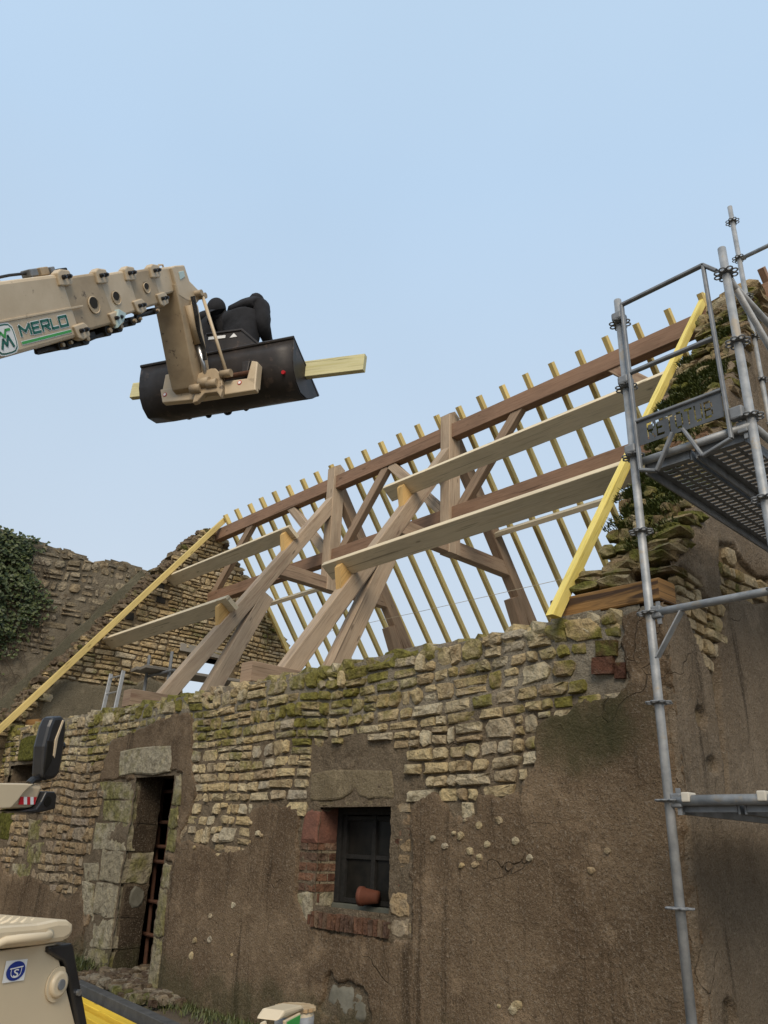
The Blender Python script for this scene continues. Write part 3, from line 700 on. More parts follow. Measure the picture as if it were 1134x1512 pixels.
# dark bricks wedged in at the top right, bitumen felt strip
for c, s_, a_ in (((-2.63, FY+.055, 2.625), (.15, .2, .10), .10), ((-2.66, FY+.045, 2.515), (.15, .2, .11), .08), ((-2.545, FY+.06, 2.47), (.075, .2, .10), .12)):
    brick([c[i]-s_[i]/2 for i in range(3)], [c[i]+s_[i]/2 for i in range(3)], M_dbrick, 'brick', Matrix.Rotation(a_, 3, 'Y'))
mb = MB(); pts = []
n = 46
for i in range(n+1):
    x = -7.2+i*4.05/n; y = 4.84+.03*float(vnoise(x*2, 1, 2))
    z_ = 2.985+.022*float(vnoise(x*5, 2, 3)); pts.append((x, y, z_))
for i in range(n):
    (x0, y0, z0), (x1, y1, z1) = pts[i], pts[i+1]
    mb.add([(x0, y0-.13, z0-.07), (x1, y1-.13, z1-.07), (x1, y1, z1), (x0, y0, z0), (x0, y0+.14, z0-.02), (x1, y1+.14, z1-.02)], [(0, 1, 2, 3), (3, 2, 5, 4)])
put('felt_strip', mb, M_felt, WALL)

# ================================================================== right gable wall (outer face X = -2.25)
GX = -2.25
def fG(a, b, h):
    if isinstance(a, np.ndarray): return np.stack([GX+h, a, b], -1)
    return (GX+h, a, b)
GAB = thing('gable_wall', 'brown rendered gable wall with a long crack and a mossy ragged slope beside the scaffold', 'wall', (-2.5, 7.75, 0))
mb = MB()
core = [(5.0, -.3), (11.0, -.3), (11.0, 2.85), (7.9, 7.0), (7.6, 7.0), (4.72, 2.95), (4.72, 2.86), (5.0, 2.86)]
prism(mb, core, lambda a, b, d: (d, a, b), -2.80, GX-.03); fix(put('wall_core', mb, M_gmortar, GAB))
GC = [(4.475, -.1), (4.475, 2.86), (4.66, 2.90), (4.76, 2.97), (4.79, 3.17), (4.93, 3.40), (5.24, 3.82), (5.93, 4.86), (6.36, 5.55), (6.66, 6.0), (7.3, 6.75), (7.75, 6.9), (8.3, 6.4), (11.0, 2.85), (11.0, -.1)]
GH = [[(5.45, 3.35), (5.52, 3.54), (5.75, 3.60), (5.93, 3.50), (6.14, 3.45), (6.37, 3.48), (6.31, 3.30), (6.01, 3.22), (5.66, 3.18), (5.50, 3.14), (5.47, 3.05), (5.33, 2.87), (5.20, 2.69), (5.19, 2.55), (5.17, 2.38), (5.12, 2.31), (5.08, 2.50), (5.0, 2.60), (4.93, 2.72), (4.86, 2.84), (4.79, 2.93), (4.77, 3.10), (4.84, 3.20), (5.08, 3.16), (5.13, 3.05), (5.30, 3.02), (5.42, 3.10)]]
def g_sd(A, B):
    wob = vnoise(A*6+30, B*6, 4)*.03+vnoise(A*20, B*20+5, 3)*.012
    s_ = sdist(GC, A, B)+wob
    for P in GH: s_ = np.minimum(s_, -sdist(P, A, B)+wob)
    # long crack running down from the stone patch
    cr_ = np.abs(A-(5.10+.05*vnoise(B*3, B*0+7, 3)+.02*vnoise(B*14, B*0+3, 2)))-.014*smooth((B-1.6)/.8)
    s_ = np.where((B < 2.45) & (B > 1.7), np.minimum(s_, cr_), s_)
    s_ = np.minimum(s_, np.hypot(A-4.86, B-2.2)-.05+wob); s_ = np.minimum(s_, np.hypot(A-4.75, B-.62)-.06+wob*.5); s_ = np.minimum(s_, np.hypot((A-4.93)*.6, B-1.93)-.03+wob*.5)
    return s_
sheet(4.5, 7.2, 2.0, 4.2, .03, fG, lambda A, B, K: -.02+vnoise(A*9, B*9, 4)*.014, lambda A, B: sdist(GC, A, B) > .0, M_gmortar, 'mortar_bed', GAB)
sheet(4.475, 11.0, -.1, 7.1, .02, fG, lambda A, B, K: -.04+(.062+vnoise(A*2, B*2, 4)*.016)*smooth((g_sd(A, B)+.004)/.03)+vnoise(A*26, B*26, 3)*.005, lambda A, B: g_sd(A, B) > 0, M_coat_g, 'render_coat', GAB)
rg = random.Random(21)
cand = [P for P in courses(4.6, 6.5, 2.2, 3.7, .10, .15, rg, gap=.014) ]
ca = np.array([sum(p[0] for p in P)/8 for P in cand]); cb = np.array([sum(p[1] for p in P)/8 for P in cand])
cand = [P for P, k in zip(cand, sdist(GH[0], ca, cb) > -.005) if k]
lay_stones('stone', cand, fG, GAB, M_gstone, (.0, .03), .05, rr=rg)
# ragged rubble of the sloping gable head
t = 0.
SL = Vector((0, 2.86, 4.0)); L0 = Vector((0, 4.78, 3.19))
row = 0; rest = MB()
while t < 1.0:
    p = L0+SL*t; x = -2.78+rg.uniform(0, .05)
    while x < -2.27:
        l = rg.choice((.11, .14, .17, .2, .25)); h = rg.uniform(.04, .075)
        mb = MB(); inn = rg.uniform(-.025, .05)
        rock(mb, (min(x+l/2, -2.32), p.y+inn, p.z+rg.uniform(-.03, .03)-inn*.3), (l*1.05, rg.uniform(.18, .28), h), rg, Matrix.Rotation(rg.uniform(-.15, .15), 3, 'Z') @ Matrix.Rotation(rg.uniform(-.16, .1), 3, 'X') @ Matrix.Rotation(rg.uniform(-.12, .12), 3, 'Y'), .17)
        put('stone', mb, M_rock, GAB); x += l*.98
    t += rg.uniform(.014, .021)
for k in range(160):
    t = rg.random(); p = L0+SL*t; rock(rest, (rg.uniform(-2.8, -2.28), p.y+rg.uniform(-.12, .0), p.z+rg.uniform(-.03, .03)), [rg.uniform(.05, .12) for _ in range(3)], rg)
put('small_stones', rest, M_rock, GAB, stuff=True)
for (y, z_, l, h) in ((4.66, 3.10, .24, .07), (4.70, 3.16, .22, .07), (4.76, 3.22, .24, .07)):
    for x in (-2.80, -2.62):
        mb = MB(); rock(mb, (x+rg.uniform(-.03, .05), y, z_), (l, .3, h), rg, None, .16); put('stone', mb, M_rock, GAB)
for (x, y, z_, s_) in ((-2.45, 7.62, 7.12, (.42, .4, .2)), (-2.4, 7.8, 7.0, (.4, .5, .25)), (-2.55, 7.45, 6.98, (.35, .3, .16))):
    mb = MB(); rock(mb, (x, y, z_), s_, rg, None, .14); put('stone', mb, M_gstone, GAB)
def tufts(mb, centre_fn, n, hgt, wd, rr, spread=.5, upv=(0, 0, 1)):
    for k in range(n):
        c = Vector(centre_fn()); a = rr.uniform(0, 6.283); tl = rr.uniform(.1, 1)*spread
        d = (Vector(upv)+Vector((math.cos(a)*tl, math.sin(a)*tl, 0))).normalized(); sd_ = Vector((-math.sin(a), math.cos(a), 0))
        h = hgt*rr.uniform(.5, 1.2); w_ = wd*rr.uniform(.6, 1.2)
        mid = c+d*h*.6+Vector((0, 0, -.05*h)); tip = c+d*h+Vector((math.cos(a), math.sin(a), -.6))*h*.25*tl
        mb.add([c-sd_*w_, c+sd_*w_, mid+sd_*w_*.7, mid-sd_*w_*.7, tip], [(0, 1, 2, 3), (3, 2, 4)], rr.random())
mb = MB(); clus = []
for k in range(80):
    t = rg.choice((rg.uniform(.10, .36), rg.uniform(.12, .3), rg.uniform(.50, .62), rg.uniform(.0, .9))); clus.append((t, rg.uniform(-2.80, -2.35), rg.uniform(.05, .12)))
def cfn():
    t, x, r_ = rg.choice(clus); p = L0+SL*t; a = rg.uniform(0, 6.283); q = r_*math.sqrt(rg.random())
    return (x+math.cos(a)*q*1.2, p.y-.10+math.sin(a)*q*.6, p.z+.02+math.sin(a)*q*.9)
tufts(mb, cfn, 15000, .055, .007, rg, 1.0, (0, -.8, .5)); put('moss_growth', mb, M_moss, GAB, stuff=True)

# ================================================================== left gable wall (inner face X = -13.3)
LX = -13.3
def fL(a, b, h):
    if isinstance(a, np.ndarray): return np.stack([LX+h, a, b], -1)
    return (LX+h, a, b)
LG = thing('gable_wall', 'far left ruined gable of bare golden rubble stone with a window hole', 'wall', (-13.55, 7.5, 0))
RAKE = [(4.2, 2.80), (4.4, 3.05), (4.79, 3.66), (5.35, 4.40), (6.42, 5.84), (6.87, 6.45), (7.40, 7.14), (7.62, 7.28), (7.80, 7.22), (8.02, 6.94), (8.18, 6.86), (8.20, 6.70), (8.40, 6.55), (8.56, 6.40), (8.70, 6.30), (8.78, 5.96), (9.02, 5.93), (9.12, 5.76), (9.30, 5.68), (9.42, 5.46), (9.60, 5.36), (9.72, 5.14), (9.95, 4.98), (10.3, 4.3), (11.2, 3.0), (11.2, 2.6), (4.2, 2.6)]
OPEN = (7.38, 8.42, 3.75, 4.66)
segs = [(4.2, OPEN[0], None), (OPEN[1], 11.2, None)]
mb = MB()
def topat(y):
    best = 0
    for i in range(len(RAKE)-2):
        (y0, z0), (y1, z1) = RAKE[i], RAKE[i+1]
        if min(y0, y1) <= y <= max(y0, y1) and y1 != y0: best = max(best, z0+(z1-z0)*(y-y0)/(y1-y0))
    return best
def strip(y0, y1, zb):
    ys = [y0]+[p[0] for p in RAKE[:-2] if y0 < p[0] < y1]+[y1]
    poly = [(y0, zb)]+[(y, topat(y)-.06) for y in ys]+[(y1, zb)]
    prism(mb, poly, lambda a, b, d: (d, a, b), LX-.03, LX-.55)
strip(4.2, OPEN[0], 0.); strip(OPEN[1], 11.2, 0.); strip(OPEN[0], OPEN[1], OPEN[3])
prism(mb, [(OPEN[0], 0), (OPEN[0], OPEN[2]), (OPEN[1], OPEN[2]), (OPEN[1], 0)], lambda a, b, d: (d, a, b), LX-.03, LX-.55)
fix(put('wall_core', mb, M_gmortar, LG))
LCOAT = [(4.92, 3.0), (4.91, 3.45), (5.02, 3.74), (5.18, 3.80), (5.84, 3.80), (6.46, 3.90), (6.70, 4.10), (7.1, 4.0), (7.0, 3.0)]
HOLES = [(6.60, 6.82, 5.48, 5.60), (6.05, 6.24, 5.03, 5.17), (6.50, 6.75, 5.75, 5.88)]
inl = lambda A, B, m: (A > OPEN[0]-m) & (A < OPEN[1]+m) & (B > OPEN[2]-m) & (B < OPEN[3]+m)
sheet(4.2, 11.2, 2.6, 7.3, .035, fL, lambda A, B, K: -.012+vnoise(A*9, B*9, 4)*.014, lambda A, B: (sdist(RAKE, A, B) > 0) & ~inl(A, B, -.02), M_gmortar, 'mortar_bed', LG)
lsd = lambda A, B: np.minimum(sdist(LCOAT, A, B)+vnoise(A*6, B*6, 4)*.05, np.where(inl(A, B, .02), -1, 1))
sheet(4.6, 7.3, 2.6, 4.3, .025, fL, lambda A, B, K: -.02+.045*smooth(lsd(A, B)/.04), lambda A, B: lsd(A, B) > 0, M_coat_l, 'render_coat', LG)
rl = random.Random(8)
cand = courses(4.2, 11.0, 2.75, 7.3, .098, .22, rl, gap=.016, wob=.02)
ca = np.array([sum(p[0] for p in P)/8 for P in cand]); cb = np.array([sum(p[1] for p in P)/8 for P in cand])
ok = (sdist(RAKE, ca, cb) > .02) & ~inl(ca, cb, .05) & (lsd(ca, cb) < 0)
for h in HOLES: ok &= ~((ca > h[0]-.04) & (ca < h[1]+.04) & (cb > h[2]-.02) & (cb < h[3]+.02))
lay_stones('stone', [P for P, k in zip(cand, ok) if k], fL, LG, M_gstone, (.012, .038), .05, limit=255, rr=rl)
for h in HOLES:
    mb = MB(); box(mb, (LX-.02, h[0]+.02, h[2]), (LX+.004, h[1]-.02, h[3])); put('putlog_hole_shade', mb, M_dark, LG)  # uncut: dark plate on the face stands for the hole's shade
mb = MB(); box(mb, (LX-.5, OPEN[0]-.15, OPEN[3]), (LX+.03, OPEN[1]+.15, OPEN[3]+.15)); put('lintel', mb, M_grey, LG, bevel=.01)
for i in range(len(RAKE)-5):      # loose stones along the broken edge
    (y0, z0), (y1, z1) = RAKE[i], RAKE[i+1]; L = math.hypot(y1-y0, z1-z0); n = max(1, int(L/.19))
    for k in range(n):
        if sum(1 for c in LG.children if c.name.startswith('stone')) >= 298: break
        tt = (k+.5)/n; mb = MB()
        rock(mb, (LX-.14+rl.uniform(-.03, .05), y0+(y1-y0)*tt+rl.uniform(-.03, .03), z0+(z1-z0)*tt-.06+rl.uniform(-.02, .02)), (.36, rl.uniform(.16, .3), rl.uniform(.07, .12)), rl, None, .15)
        put('stone', mb, M_gstone if i > 5 else M_rake, LG)
mb = MB()
for k in range(300):
    y = rl.uniform(4.3, 8.4); rock(mb, (LX+rl.uniform(-.52, .04), y, topat(y)-.02+rl.uniform(-.06, .03)), [rl.uniform(.07, .18), rl.uniform(.07, .18), rl.uniform(.05, .09)], rl)
put('small_stones', mb, M_rake, LG, stuff=True)

# ================================================================== taller ruined wall behind the left gable, with ivy
BX = -13.9
def fB(a, b, h):
    if isinstance(a, np.ndarray): return np.stack([BX+h, a, b], -1)
    return (BX+h, a, b)
FAR = thing('ruined_wall', 'dark weathered rubble wall with a crumbling top rising behind the left gable', 'wall', (-14.2, 4.5, 0))
TOP = [(2.0, 6.3), (3.3, 6.26), (3.8, 6.24), (4.24, 6.20), (4.45, 6.22), (4.73, 6.17), (5.0, 6.20), (5.37, 6.16), (5.50, 6.06), (5.66, 6.10), (5.80, 6.22), (6.04, 6.26), (6.3, 6.26), (6.55, 6.22), (6.68, 6.16), (6.72, 5.2), (6.72, .0), (2.0, .0)]
mb = MB(); prism(mb, [(a, b-.05 if b > 1 else b) for a, b in TOP], lambda a, b, d: (d, a, b), BX-.02, BX-.6); fix(put('wall_core', mb, M_gmortar, FAR))
FARM = coat_mat('dark_weathered_mortar', (.15, .125, .09), (.235, .20, .145), grain=(.24, .21, .165), streak=.6)
sheet(2.0, 6.72, 2.6, 6.3, .035, fB, lambda A, B, K: -.004+vnoise(A*5, B*5, 4)*.03, lambda A, B: sdist(TOP, A, B) > 0, FARM, 'render_coat', FAR)
rf = random.Random(31)
cand = courses(2.6, 6.7, 2.8, 6.25, .13, .21, rf, gap=.03, wob=.05, jit=.22)
ca = np.array([sum(p[0] for p in P)/8 for P in cand]); cb = np.array([sum(p[1] for p in P)/8 for P in cand])
ok = (sdist(TOP, ca, cb) > .06) & (vnoise(ca*1.3, cb*1.3, 3)+(cb-4.6)*.15 > -.10) & (cb > 2.95+(ca-4.3)*1.33-.2)
lay_stones('stone', [P for P, k in zip(cand, ok) if k], fB, FAR, M_fstone, (.0, .034), .05, limit=220, rr=rf, rough=1.3)
for i in range(len(TOP)-4):
    (y0, z0), (y1, z1) = TOP[i], TOP[i+1]; n = max(1, int(abs(y1-y0)/.17))
    for k in range(n):
        tt = (k+.5)/n; mb = MB(); rock(mb, (BX-.16, y0+(y1-y0)*tt, z0+(z1-z0)*tt-.05), (.34, rf.uniform(.13, .22), rf.uniform(.08, .17)), rf, None, .18); put('stone', mb, M_fstone, FAR)
# mossy cement fillet where the old roof met the wall
mb = MB(); rk = [p for p in RAKE if p[0] <= 6.9]
for i in range(26):
    t0_, t1_ = i/26, (i+1)/26; y0 = 4.2+2.4*t0_; y1 = 4.2+2.4*t1_
    def q(y, o_, d): return (BX+d, y-o_*.8, topat(y)+o_*.6-.02)
    w0 = .17+.03*float(vnoise(y0*5, 3, 2)); w1 = .17+.03*float(vnoise(y1*5, 3, 2))
    mb.add([q(y0, 0, .12), q(y1, 0, .12), q(y1, w1, .10), q(y0, w0, .10), q(y0, w0, -.02), q(y1, w1, -.02), q(y0, 0, .6), q(y1, 0, .6)], [(0, 1, 2, 3), (3, 2, 5, 4), (6, 7, 1, 0)])
put('mortar_fillet', mb, coat_mat('dark_fillet', (.10, .092, .062), (.16, .145, .10), grain=(.18, .17, .13), streak=.2), FAR)
# ivy
IV = thing('ivy', 'dark green ivy with dry trailing stems climbing the left end of the ruined wall', 'ivy', (-13.8, 4.0, 3))
mb = MB(); ri = random.Random(3)
def ivy_edge(z_): return 4.66-.45*float(smooth((5.2-z_)/1.5))+.35*float(vnoise(z_*1.6, 2, 3))-.25*max(0, z_-5.9)
for k in range(9500):
    z_ = ri.uniform(3.5, 6.24); y = ri.uniform(2.6, ivy_edge(z_)+.30)
    e_ = ivy_edge(z_)-y
    dn = float(vnoise(y*3.1, z_*3.1, 3))
    if ri.random() > smooth(np.array((e_+.22)/.75+dn*.7)): continue
    dpt = .05+.22*ri.random()*min(1, max(.2, e_*1.6))+.12*dn
    c = Vector((BX+dpt, y, z_)); s_ = ri.uniform(.018, .050)
    n_ = Vector((1, -.35+ri.uniform(-.7, .7), .5+ri.uniform(-.7, .6))).normalized(); a_ = ri.uniform(0, 6.28)
    u = n_.orthogonal().normalized(); v = n_.cross(u); d = u*math.cos(a_)+v*math.sin(a_); e2 = n_.cross(d)
    mb.add([c-d*s_, c+e2*s_*.8-d*s_*.2+n_*s_*.25, c+d*s_*1.1, c-e2*s_*.8-d*s_*.2+n_*s_*.25], [(0, 1, 2), (0, 2, 3)], ri.random())
put('foliage', mb, M_ivy, IV, stuff=True)
mb = MB()
for k in range(60):
    z_ = ri.uniform(3.6, 6.0); y = ivy_edge(z_)+ri.uniform(-.5, .15); p = Vector((BX+.05, y, z_)); pts = [p]
    for i in range(6):
        p = p+Vector((ri.uniform(-.01, .02), ri.uniform(-.02, .13), ri.uniform(-.2, .06))); pts.append(p)
    tube(mb, pts, [.007, .006, .006, .005, .004, .003, .002], 4, False)
put('stem', mb, M_twig, IV, stuff=True)

# ================================================================== inside of the barn
mb = MB(); box(mb, (-13.3, 5.02, 2.45), (-2.85, 10.9, 2.55)); struct(put('added_loft_floor', mb, M_grey))  # unseen slab added to keep the inside behind door and window dark
mb = MB(); box(mb, (-13.3, 6.3, -.1), (-2.85, 6.4, 2.44)); struct(put('added_interior_wall', mb, M_reveal))  # partition added to shut out light from the open rear

# ================================================================== roof timbers
ORD = ['first', 'second', 'third', 'fourth', 'fifth', 'sixth', 'seventh', 'eighth', 'ninth', 'tenth', 'eleventh', 'twelfth', 'thirteenth', 'fourteenth', 'fifteenth', 'sixteenth', 'seventeenth', 'eighteenth', 'nineteenth', 'twentieth', 'twenty-first', 'twenty-second', 'twenty-third', 'twenty-fourth', 'twenty-fifth']
RY = 7.75
def timber(name, label, cat, p0, p1, w_, h_, mat, upv=(0, 0, 1), group=None, ch=.006, **k):
    o = put(name, beam(MB(), p0, p1, w_, h_, upv, ch, **k), mat, None, base=p0); return tag(o, label, cat, group)
def recenter(o): return o
# common rafters of the far slope, all alike: one is built, the rest copied
RS = 1.33; rdir = Vector((0, 1, -RS)).normalized(); rup = Vector((0, RS, 1)).normalized()
first = None
for i in range(25):
    x = -13.0+.42*i-.005
    lab = 'yellow treated rafter of the far roof slope, %s one counted from the left gable' % ORD[i]
    if first is None:
        top = Vector((0, 7.68, 7.52))
        first = put('rafter', beam(MB(), (0, 0, 0), rdir*5.9, .062, .088, rup, .004), M_raft, None); o = first; o.location = (x, top.y, top.z)
    else:
        o = first.copy(); col.objects.link(o); o.location = (x, top.y+random.Random(i).uniform(-.02, .02), top.z); o.rotation_euler = (0, 0, random.Random(i+50).uniform(-.006, .006))
    tag(o, lab, 'rafter', 'rafters of the far roof slope')
fup = Vector((0, -1.335, 1)).normalized()
timber('rafter', 'long bright yellow rafter rising along the right gable to the ridge', 'rafter', (-2.93, 4.33, 2.86), (-2.93, 7.86, 7.58), .06, .085, M_raft_y, fup, 'rafters of the near roof slope', .004, cut0=(0, 0, 1))
timber('rafter', 'long thin yellow rafter rising along the left ruined gable to the ridge', 'rafter', (-13.1, 4.0, 2.50), (-13.1, 7.80, 7.53), .075, .10, M_raft, fup, 'rafters of the near roof slope', .004)
# ridge and under-ridge
timber('ridge_beam', 'long reddish brown ridge beam carrying the yellow rafter ends', 'roof beam', (-13.35, RY, 7.14), (-2.02, RY, 7.14), .15, .24, M_ridge)
timber('under_ridge_beam', 'brown beam running level below the ridge between the king posts', 'roof beam', (-13.35, RY, 5.79), (-2.78, RY, 5.79), .15, .22, M_ridge)
timber('rafter', 'short dark rafter end standing on the ridge beam right of the gable peak', 'rafter', (-2.20, 7.62, 7.42), (-2.20, 7.98, 7.00), .07, .10, M_ridge, rup, 'rafters of the near roof slope')
# king post trusses
def truss(label, X, lt):
    T = thing('roof_truss', label, 'roof truss', (X, 4.8, 3.0), 'king post roof trusses')
    Wd = .165
    P = lambda y, z_: (X, y, z_)
    put('tie_beam', beam(MB(), (X+.0, 4.56, 3.02), (X, 5.75, 3.02), .20, .21), M_truss, T)
    # near principal rafter: upper face on z = 3.18 + 1.40 (y - 5.01)
    n = Vector((0, -1.4, 1)).normalized(); d = Vector((0, 1, 1.4)).normalized(); h = .205
    a = Vector((X, 4.93, 3.07)) - n*h/2; b_ = Vector((X, 7.69, 3.07+1.4*2.76)) - n*h/2
    put('principal_rafter', beam(MB(), a, b_, Wd, h, n, .008, cut0=(0, 0, 1), cut1=(0, 1, 0)), M_truss_p, T)
    nr = Vector((0, 1.42, 1)).normalized()
    a = Vector((X, 10.55, 5.72-1.42*1.65)) - nr*h/2; b_ = Vector((X, 7.80, 5.72+1.42*1.10)) - nr*h/2
    put('principal_rafter', beam(MB(), a, b_, Wd, h, nr, .008, cut1=(0, 1, 0)), M_truss, T)
    put('king_post', beam(MB(), P(RY, 5.20), P(RY, 7.42), .19, .24, (0, 1, 0), .010), M_truss_p, T)
    mb = MB(); prism(mb, [(RY-.12, 7.421), (RY+.12, 7.421), (RY, 7.50)], lambda a_, b2, dd: (X+dd, a_, b2), -.095, .095); fix(put('king_post_head', mb, M_truss_p, T))
    put('collar', beam(MB(), P(6.62, 5.31), P(9.05, 5.31), .15, .21), M_truss, T)
    put('raking_leg', beam(MB(), P(5.42, 2.60), P(6.52, 4.83), .17, .22, (0, -2, 1), .008), M_truss_p, T)
    put('raking_leg', beam(MB(), P(10.25, 2.60), P(9.15, 4.90), .17, .22, (0, 2, 1), .008), M_truss, T)
    put('strut', beam(MB(), P(7.30, 5.45), P(7.62, 5.95), .12, .12, (0, -1, 1)), M_truss, T) if False else None
    # blocks that hold the purlins
    for (y, z_) in lt:
        c = Vector((X, y, 3.10+1.4*(y-4.93)-.0)); c.z = 3.07+1.4*(y-4.93)
        mb = MB(); prism(mb, [(-.26, .0), (0, 0), (0, .19), (-.07, .19)], lambda a_, b2, dd: tuple(c+d*a_+n*b2+Vector((dd, 0, 0))), -.05, .05); o = fix(put('cleat', mb, M_cleat, T)); uvfix(o, d)
    return T
def uvfix(o, d):
    me = o.data; uv = me.uv_layers['grain']; d = Vector(d).normalized(); a = d.orthogonal()
    for p in me.polygons:
        for li in p.loop_indices:
            v = me.vertices[me.loops[li].vertex_index].co; uv.data[li].uv = (v.dot(d)*.4, v.dot(a)+v.x)
def py(rat):      # y where a purlin's lower edge sits on the principal
    return (3.07-1.4*4.93-EYE)/(rat-1.4)
YU, YL = py(.643), py(.513)
truss('king post truss nearer the left gable, its feet hidden by the wall top', -9.57, [(YU, 0), (YL, 0)])
truss('king post truss in the middle, nearer the right gable and scaffold', -6.91, [(YU, 0), (YL, 0)])
# purlins set square to the slope
def purlin(label, x0, x1, y, mat=M_purl, w_=.07, h_=.24):
    n = Vector((0, -1.4, 1)).normalized(); d = Vector((0, 1, 1.4)).normalized()
    z_ = 3.07+1.4*(y-4.93)+.004
    c = Vector((0, y, z_)) + n*h_/2 + d*w_/2
    return timber('purlin', label, 'purlin', (x0, c.y, c.z), (x1, c.y, c.z), w_, h_, mat, n, 'pale planed purlins', .004)
purlin('upper pale purlin between the left gable and the first truss', -13.45, -9.42, YU)
purlin('lower pale purlin between the left gable and the first truss', -13.45, -9.36, YL)
purlin('upper pale purlin between the middle truss and the right gable', -7.25, -2.86, YU)
purlin('lower pale purlin between the middle truss and the right gable', -7.22, -2.88, YL)
nrr = Vector((0, 1.42, 1)).normalized()
timber('purlin', 'thin pale purlin under the far rafters beside the left gable', 'purlin', (-13.3, 8.74, 5.80), (-9.5, 8.74, 5.80), .07, .19, M_purl, nrr, 'pale planed purlins', .004)
timber('purlin', 'thin pale purlin under the far rafters beside the right gable', 'purlin', (-7.0, 8.74, 5.80), (-2.85, 8.74, 5.80), .07, .19, M_purl, nrr, 'pale planed purlins', .004)
# braces in the ridge plane
for lab, (x0, z0), (x1, z1) in (
    ('brown brace slanting from the ridge down to the left gable', (-12.05, 7.04), (-13.15, 5.88)),
    ('pale brace slanting from the ridge down to the first king post', (-10.79, 7.04), (-9.66, 5.88)),
    ('brown brace slanting from mid ridge down left to the first king post', (-8.25, 7.04), (-9.25, 5.88)),
    ('pale brace slanting from mid ridge down right to the middle king post', (-8.16, 7.04), (-7.02, 5.88)),
    ('brown brace slanting from the ridge down left to the middle king post', (-5.62, 7.04), (-6.68, 5.88)),
    ('brown brace slanting from the ridge down to the right gable behind the scaffold', (-4.12, 7.04), (-3.0, 5.88))):
    timber('brace', lab, 'brace', (x0, RY, z0), (x1, RY, z1), .11, .15, M_truss if 'brown' in lab else M_truss_p, (0, 0, 1), 'ridge braces', cut0=(0, 0, 1), cut1=(0, 0, 1))
mb = MB(); tube(mb, [(-12.0, 9.32, 5.16), (-8.2, 8.29, 4.70), (-3.4, 6.99, 4.14)], .0035, 6)
tag(put('string_line', mb, M_purl), 'thin mason string stretched below the far rafters', 'string')
# old timber lying on the wall by the right gable
timber('timber_beam', 'short weathered orange timber lying on the wall top at the right corner', 'timber', (-3.06, 4.60, 2.968), (-2.22, 4.56, 2.950), .2, .142, M_old, (0, 0, 1), None, .008)
timber('timber_offcut', 'small yellow timber offcut on the wall top below the left rafter foot', 'timber', (-13.25, 4.75, 2.99), (-12.35, 4.85, 2.96), .16, .13, M_old)

# ladder and trestle seen over the wall
LD = thing('ladder', 'aluminium ladder end sticking up behind the wall near the left gable', 'ladder', (-11.9, 5.5, 2.55))
for x in (-12.23, -11.80):
    put('rail', beam(MB(), (x+.03, 5.42, 2.6), (x, 5.5, 3.80), .03, .06, (0, 1, 0), .004), M_alu, LD)
for k in range(5):
    t_ = .1+k*.21; mb = MB(); tube(mb, [(-12.23+.03*(1-t_), 5.42+.08*t_, 2.6+1.2*t_), (-11.80+.03*(1-t_), 5.42+.08*t_, 2.6+1.2*t_)], .014, 8); put('rung', mb, M_alu, LD)
TR = thing('trestle_scaffold', 'grey plank platform on metal trestle posts in front of the gable window', 'scaffold', (-12.4, 7.4, 2.55))
put('plank', beam(MB(), (-12.6, 6.05, 4.02), (-12.2, 8.9, 4.02), .30, .05, (0, 0, 1)), M_grey, TR)
put('plank', beam(MB(), (-12.28, 6.05, 4.01), (-11.88, 8.9, 4.01), .30, .05, (0, 0, 1)), M_grey, TR)
for x, y in ((-12.6, 6.3), (-12.0, 6.4), (-12.3, 8.6), (-11.85, 8.5)):
    mb = MB(); tube(mb, [(x, y, 2.55), (x, y, 4.30)], .028, 8); put('post', mb, M_galv_d, TR)
for y in (6.35, 8.55):
    mb = MB(); tube(mb, [(-12.65, y, 3.95), (-11.75, y, 3.95)], .025, 8); put('rail', mb, M_galv_d, TR)

# ================================================================== scaffold tower along the right gable
SC = thing('scaffold_tower', 'galvanised steel scaffold tower with a raised deck against the right gable', 'scaffold', (-2.08, 4.04, 0))
def torus_ring(mb, c, ro=.062, ri_=.031):
    """multi-hole ring plate: flower of eight small loops round the tube"""
    c = Vector(c)
    tube(mb, [c+Vector((ri_*math.cos(t_), ri_*math.sin(t_), 0)) for t_ in [2*math.pi*i/12 for i in range(12)]], .008, 6, closed=True)
    for k in range(8):
        a_ = 2*math.pi*k/8; cc = c+Vector((math.cos(a_), math.sin(a_), 0))*(ri_+.022)
        tube(mb, [cc+Vector((.017*math.cos(t_), .017*math.sin(t_), 0)) for t_ in [2*math.pi*i/8 for i in range(8)]], .0052, 5, closed=True)
    return mb
ringbase = None
def standard(x, y, z0, z1, rz0):
    mb = MB(); tube(mb, [(x, y, z0), (x, y, z1)], .0245, 16)
    # joint sleeve
    o = put('standard', mb, M_galv, SC, smooth=False); smooth_cyl(o)
    z_ = rz0
    global ringbase
    while z_ < z1-.02:
        if z_ > z0:
            if ringbase is None: ringbase = torus_ring(MB(), (0, 0, 0)).mesh('ring', M_galv_d)
            r_ = bpy.data.objects.new('ring', ringbase); col.objects.link(r_); r_.parent = o; r_.location = Vector((x, y, z_)) - wbase(o) + Vector((0, 0, 0))
        z_ += .5
    return o
def smooth_cyl(o):
    for p in o.data.polygons: p.use_smooth = len(p.vertices) == 4
    return o
XI, XO, Y0, Y1 = -2.085, -1.365, 4.04, 7.03
standard(XI, Y0, -.1, 4.86, .165); standard(XO, Y0, -.1, 4.86, .165); standard(-2.22, Y1, -.1, 7.90, .19); standard(XO, Y1, -.1, 7.90, .19)
def stube(name, p0, p1, r_=.0215, mat=None):
    mb = MB(); tube(mb, [p0, p1], r_, 14); return smooth_cyl(put(name, mb, mat or M_galv, SC))
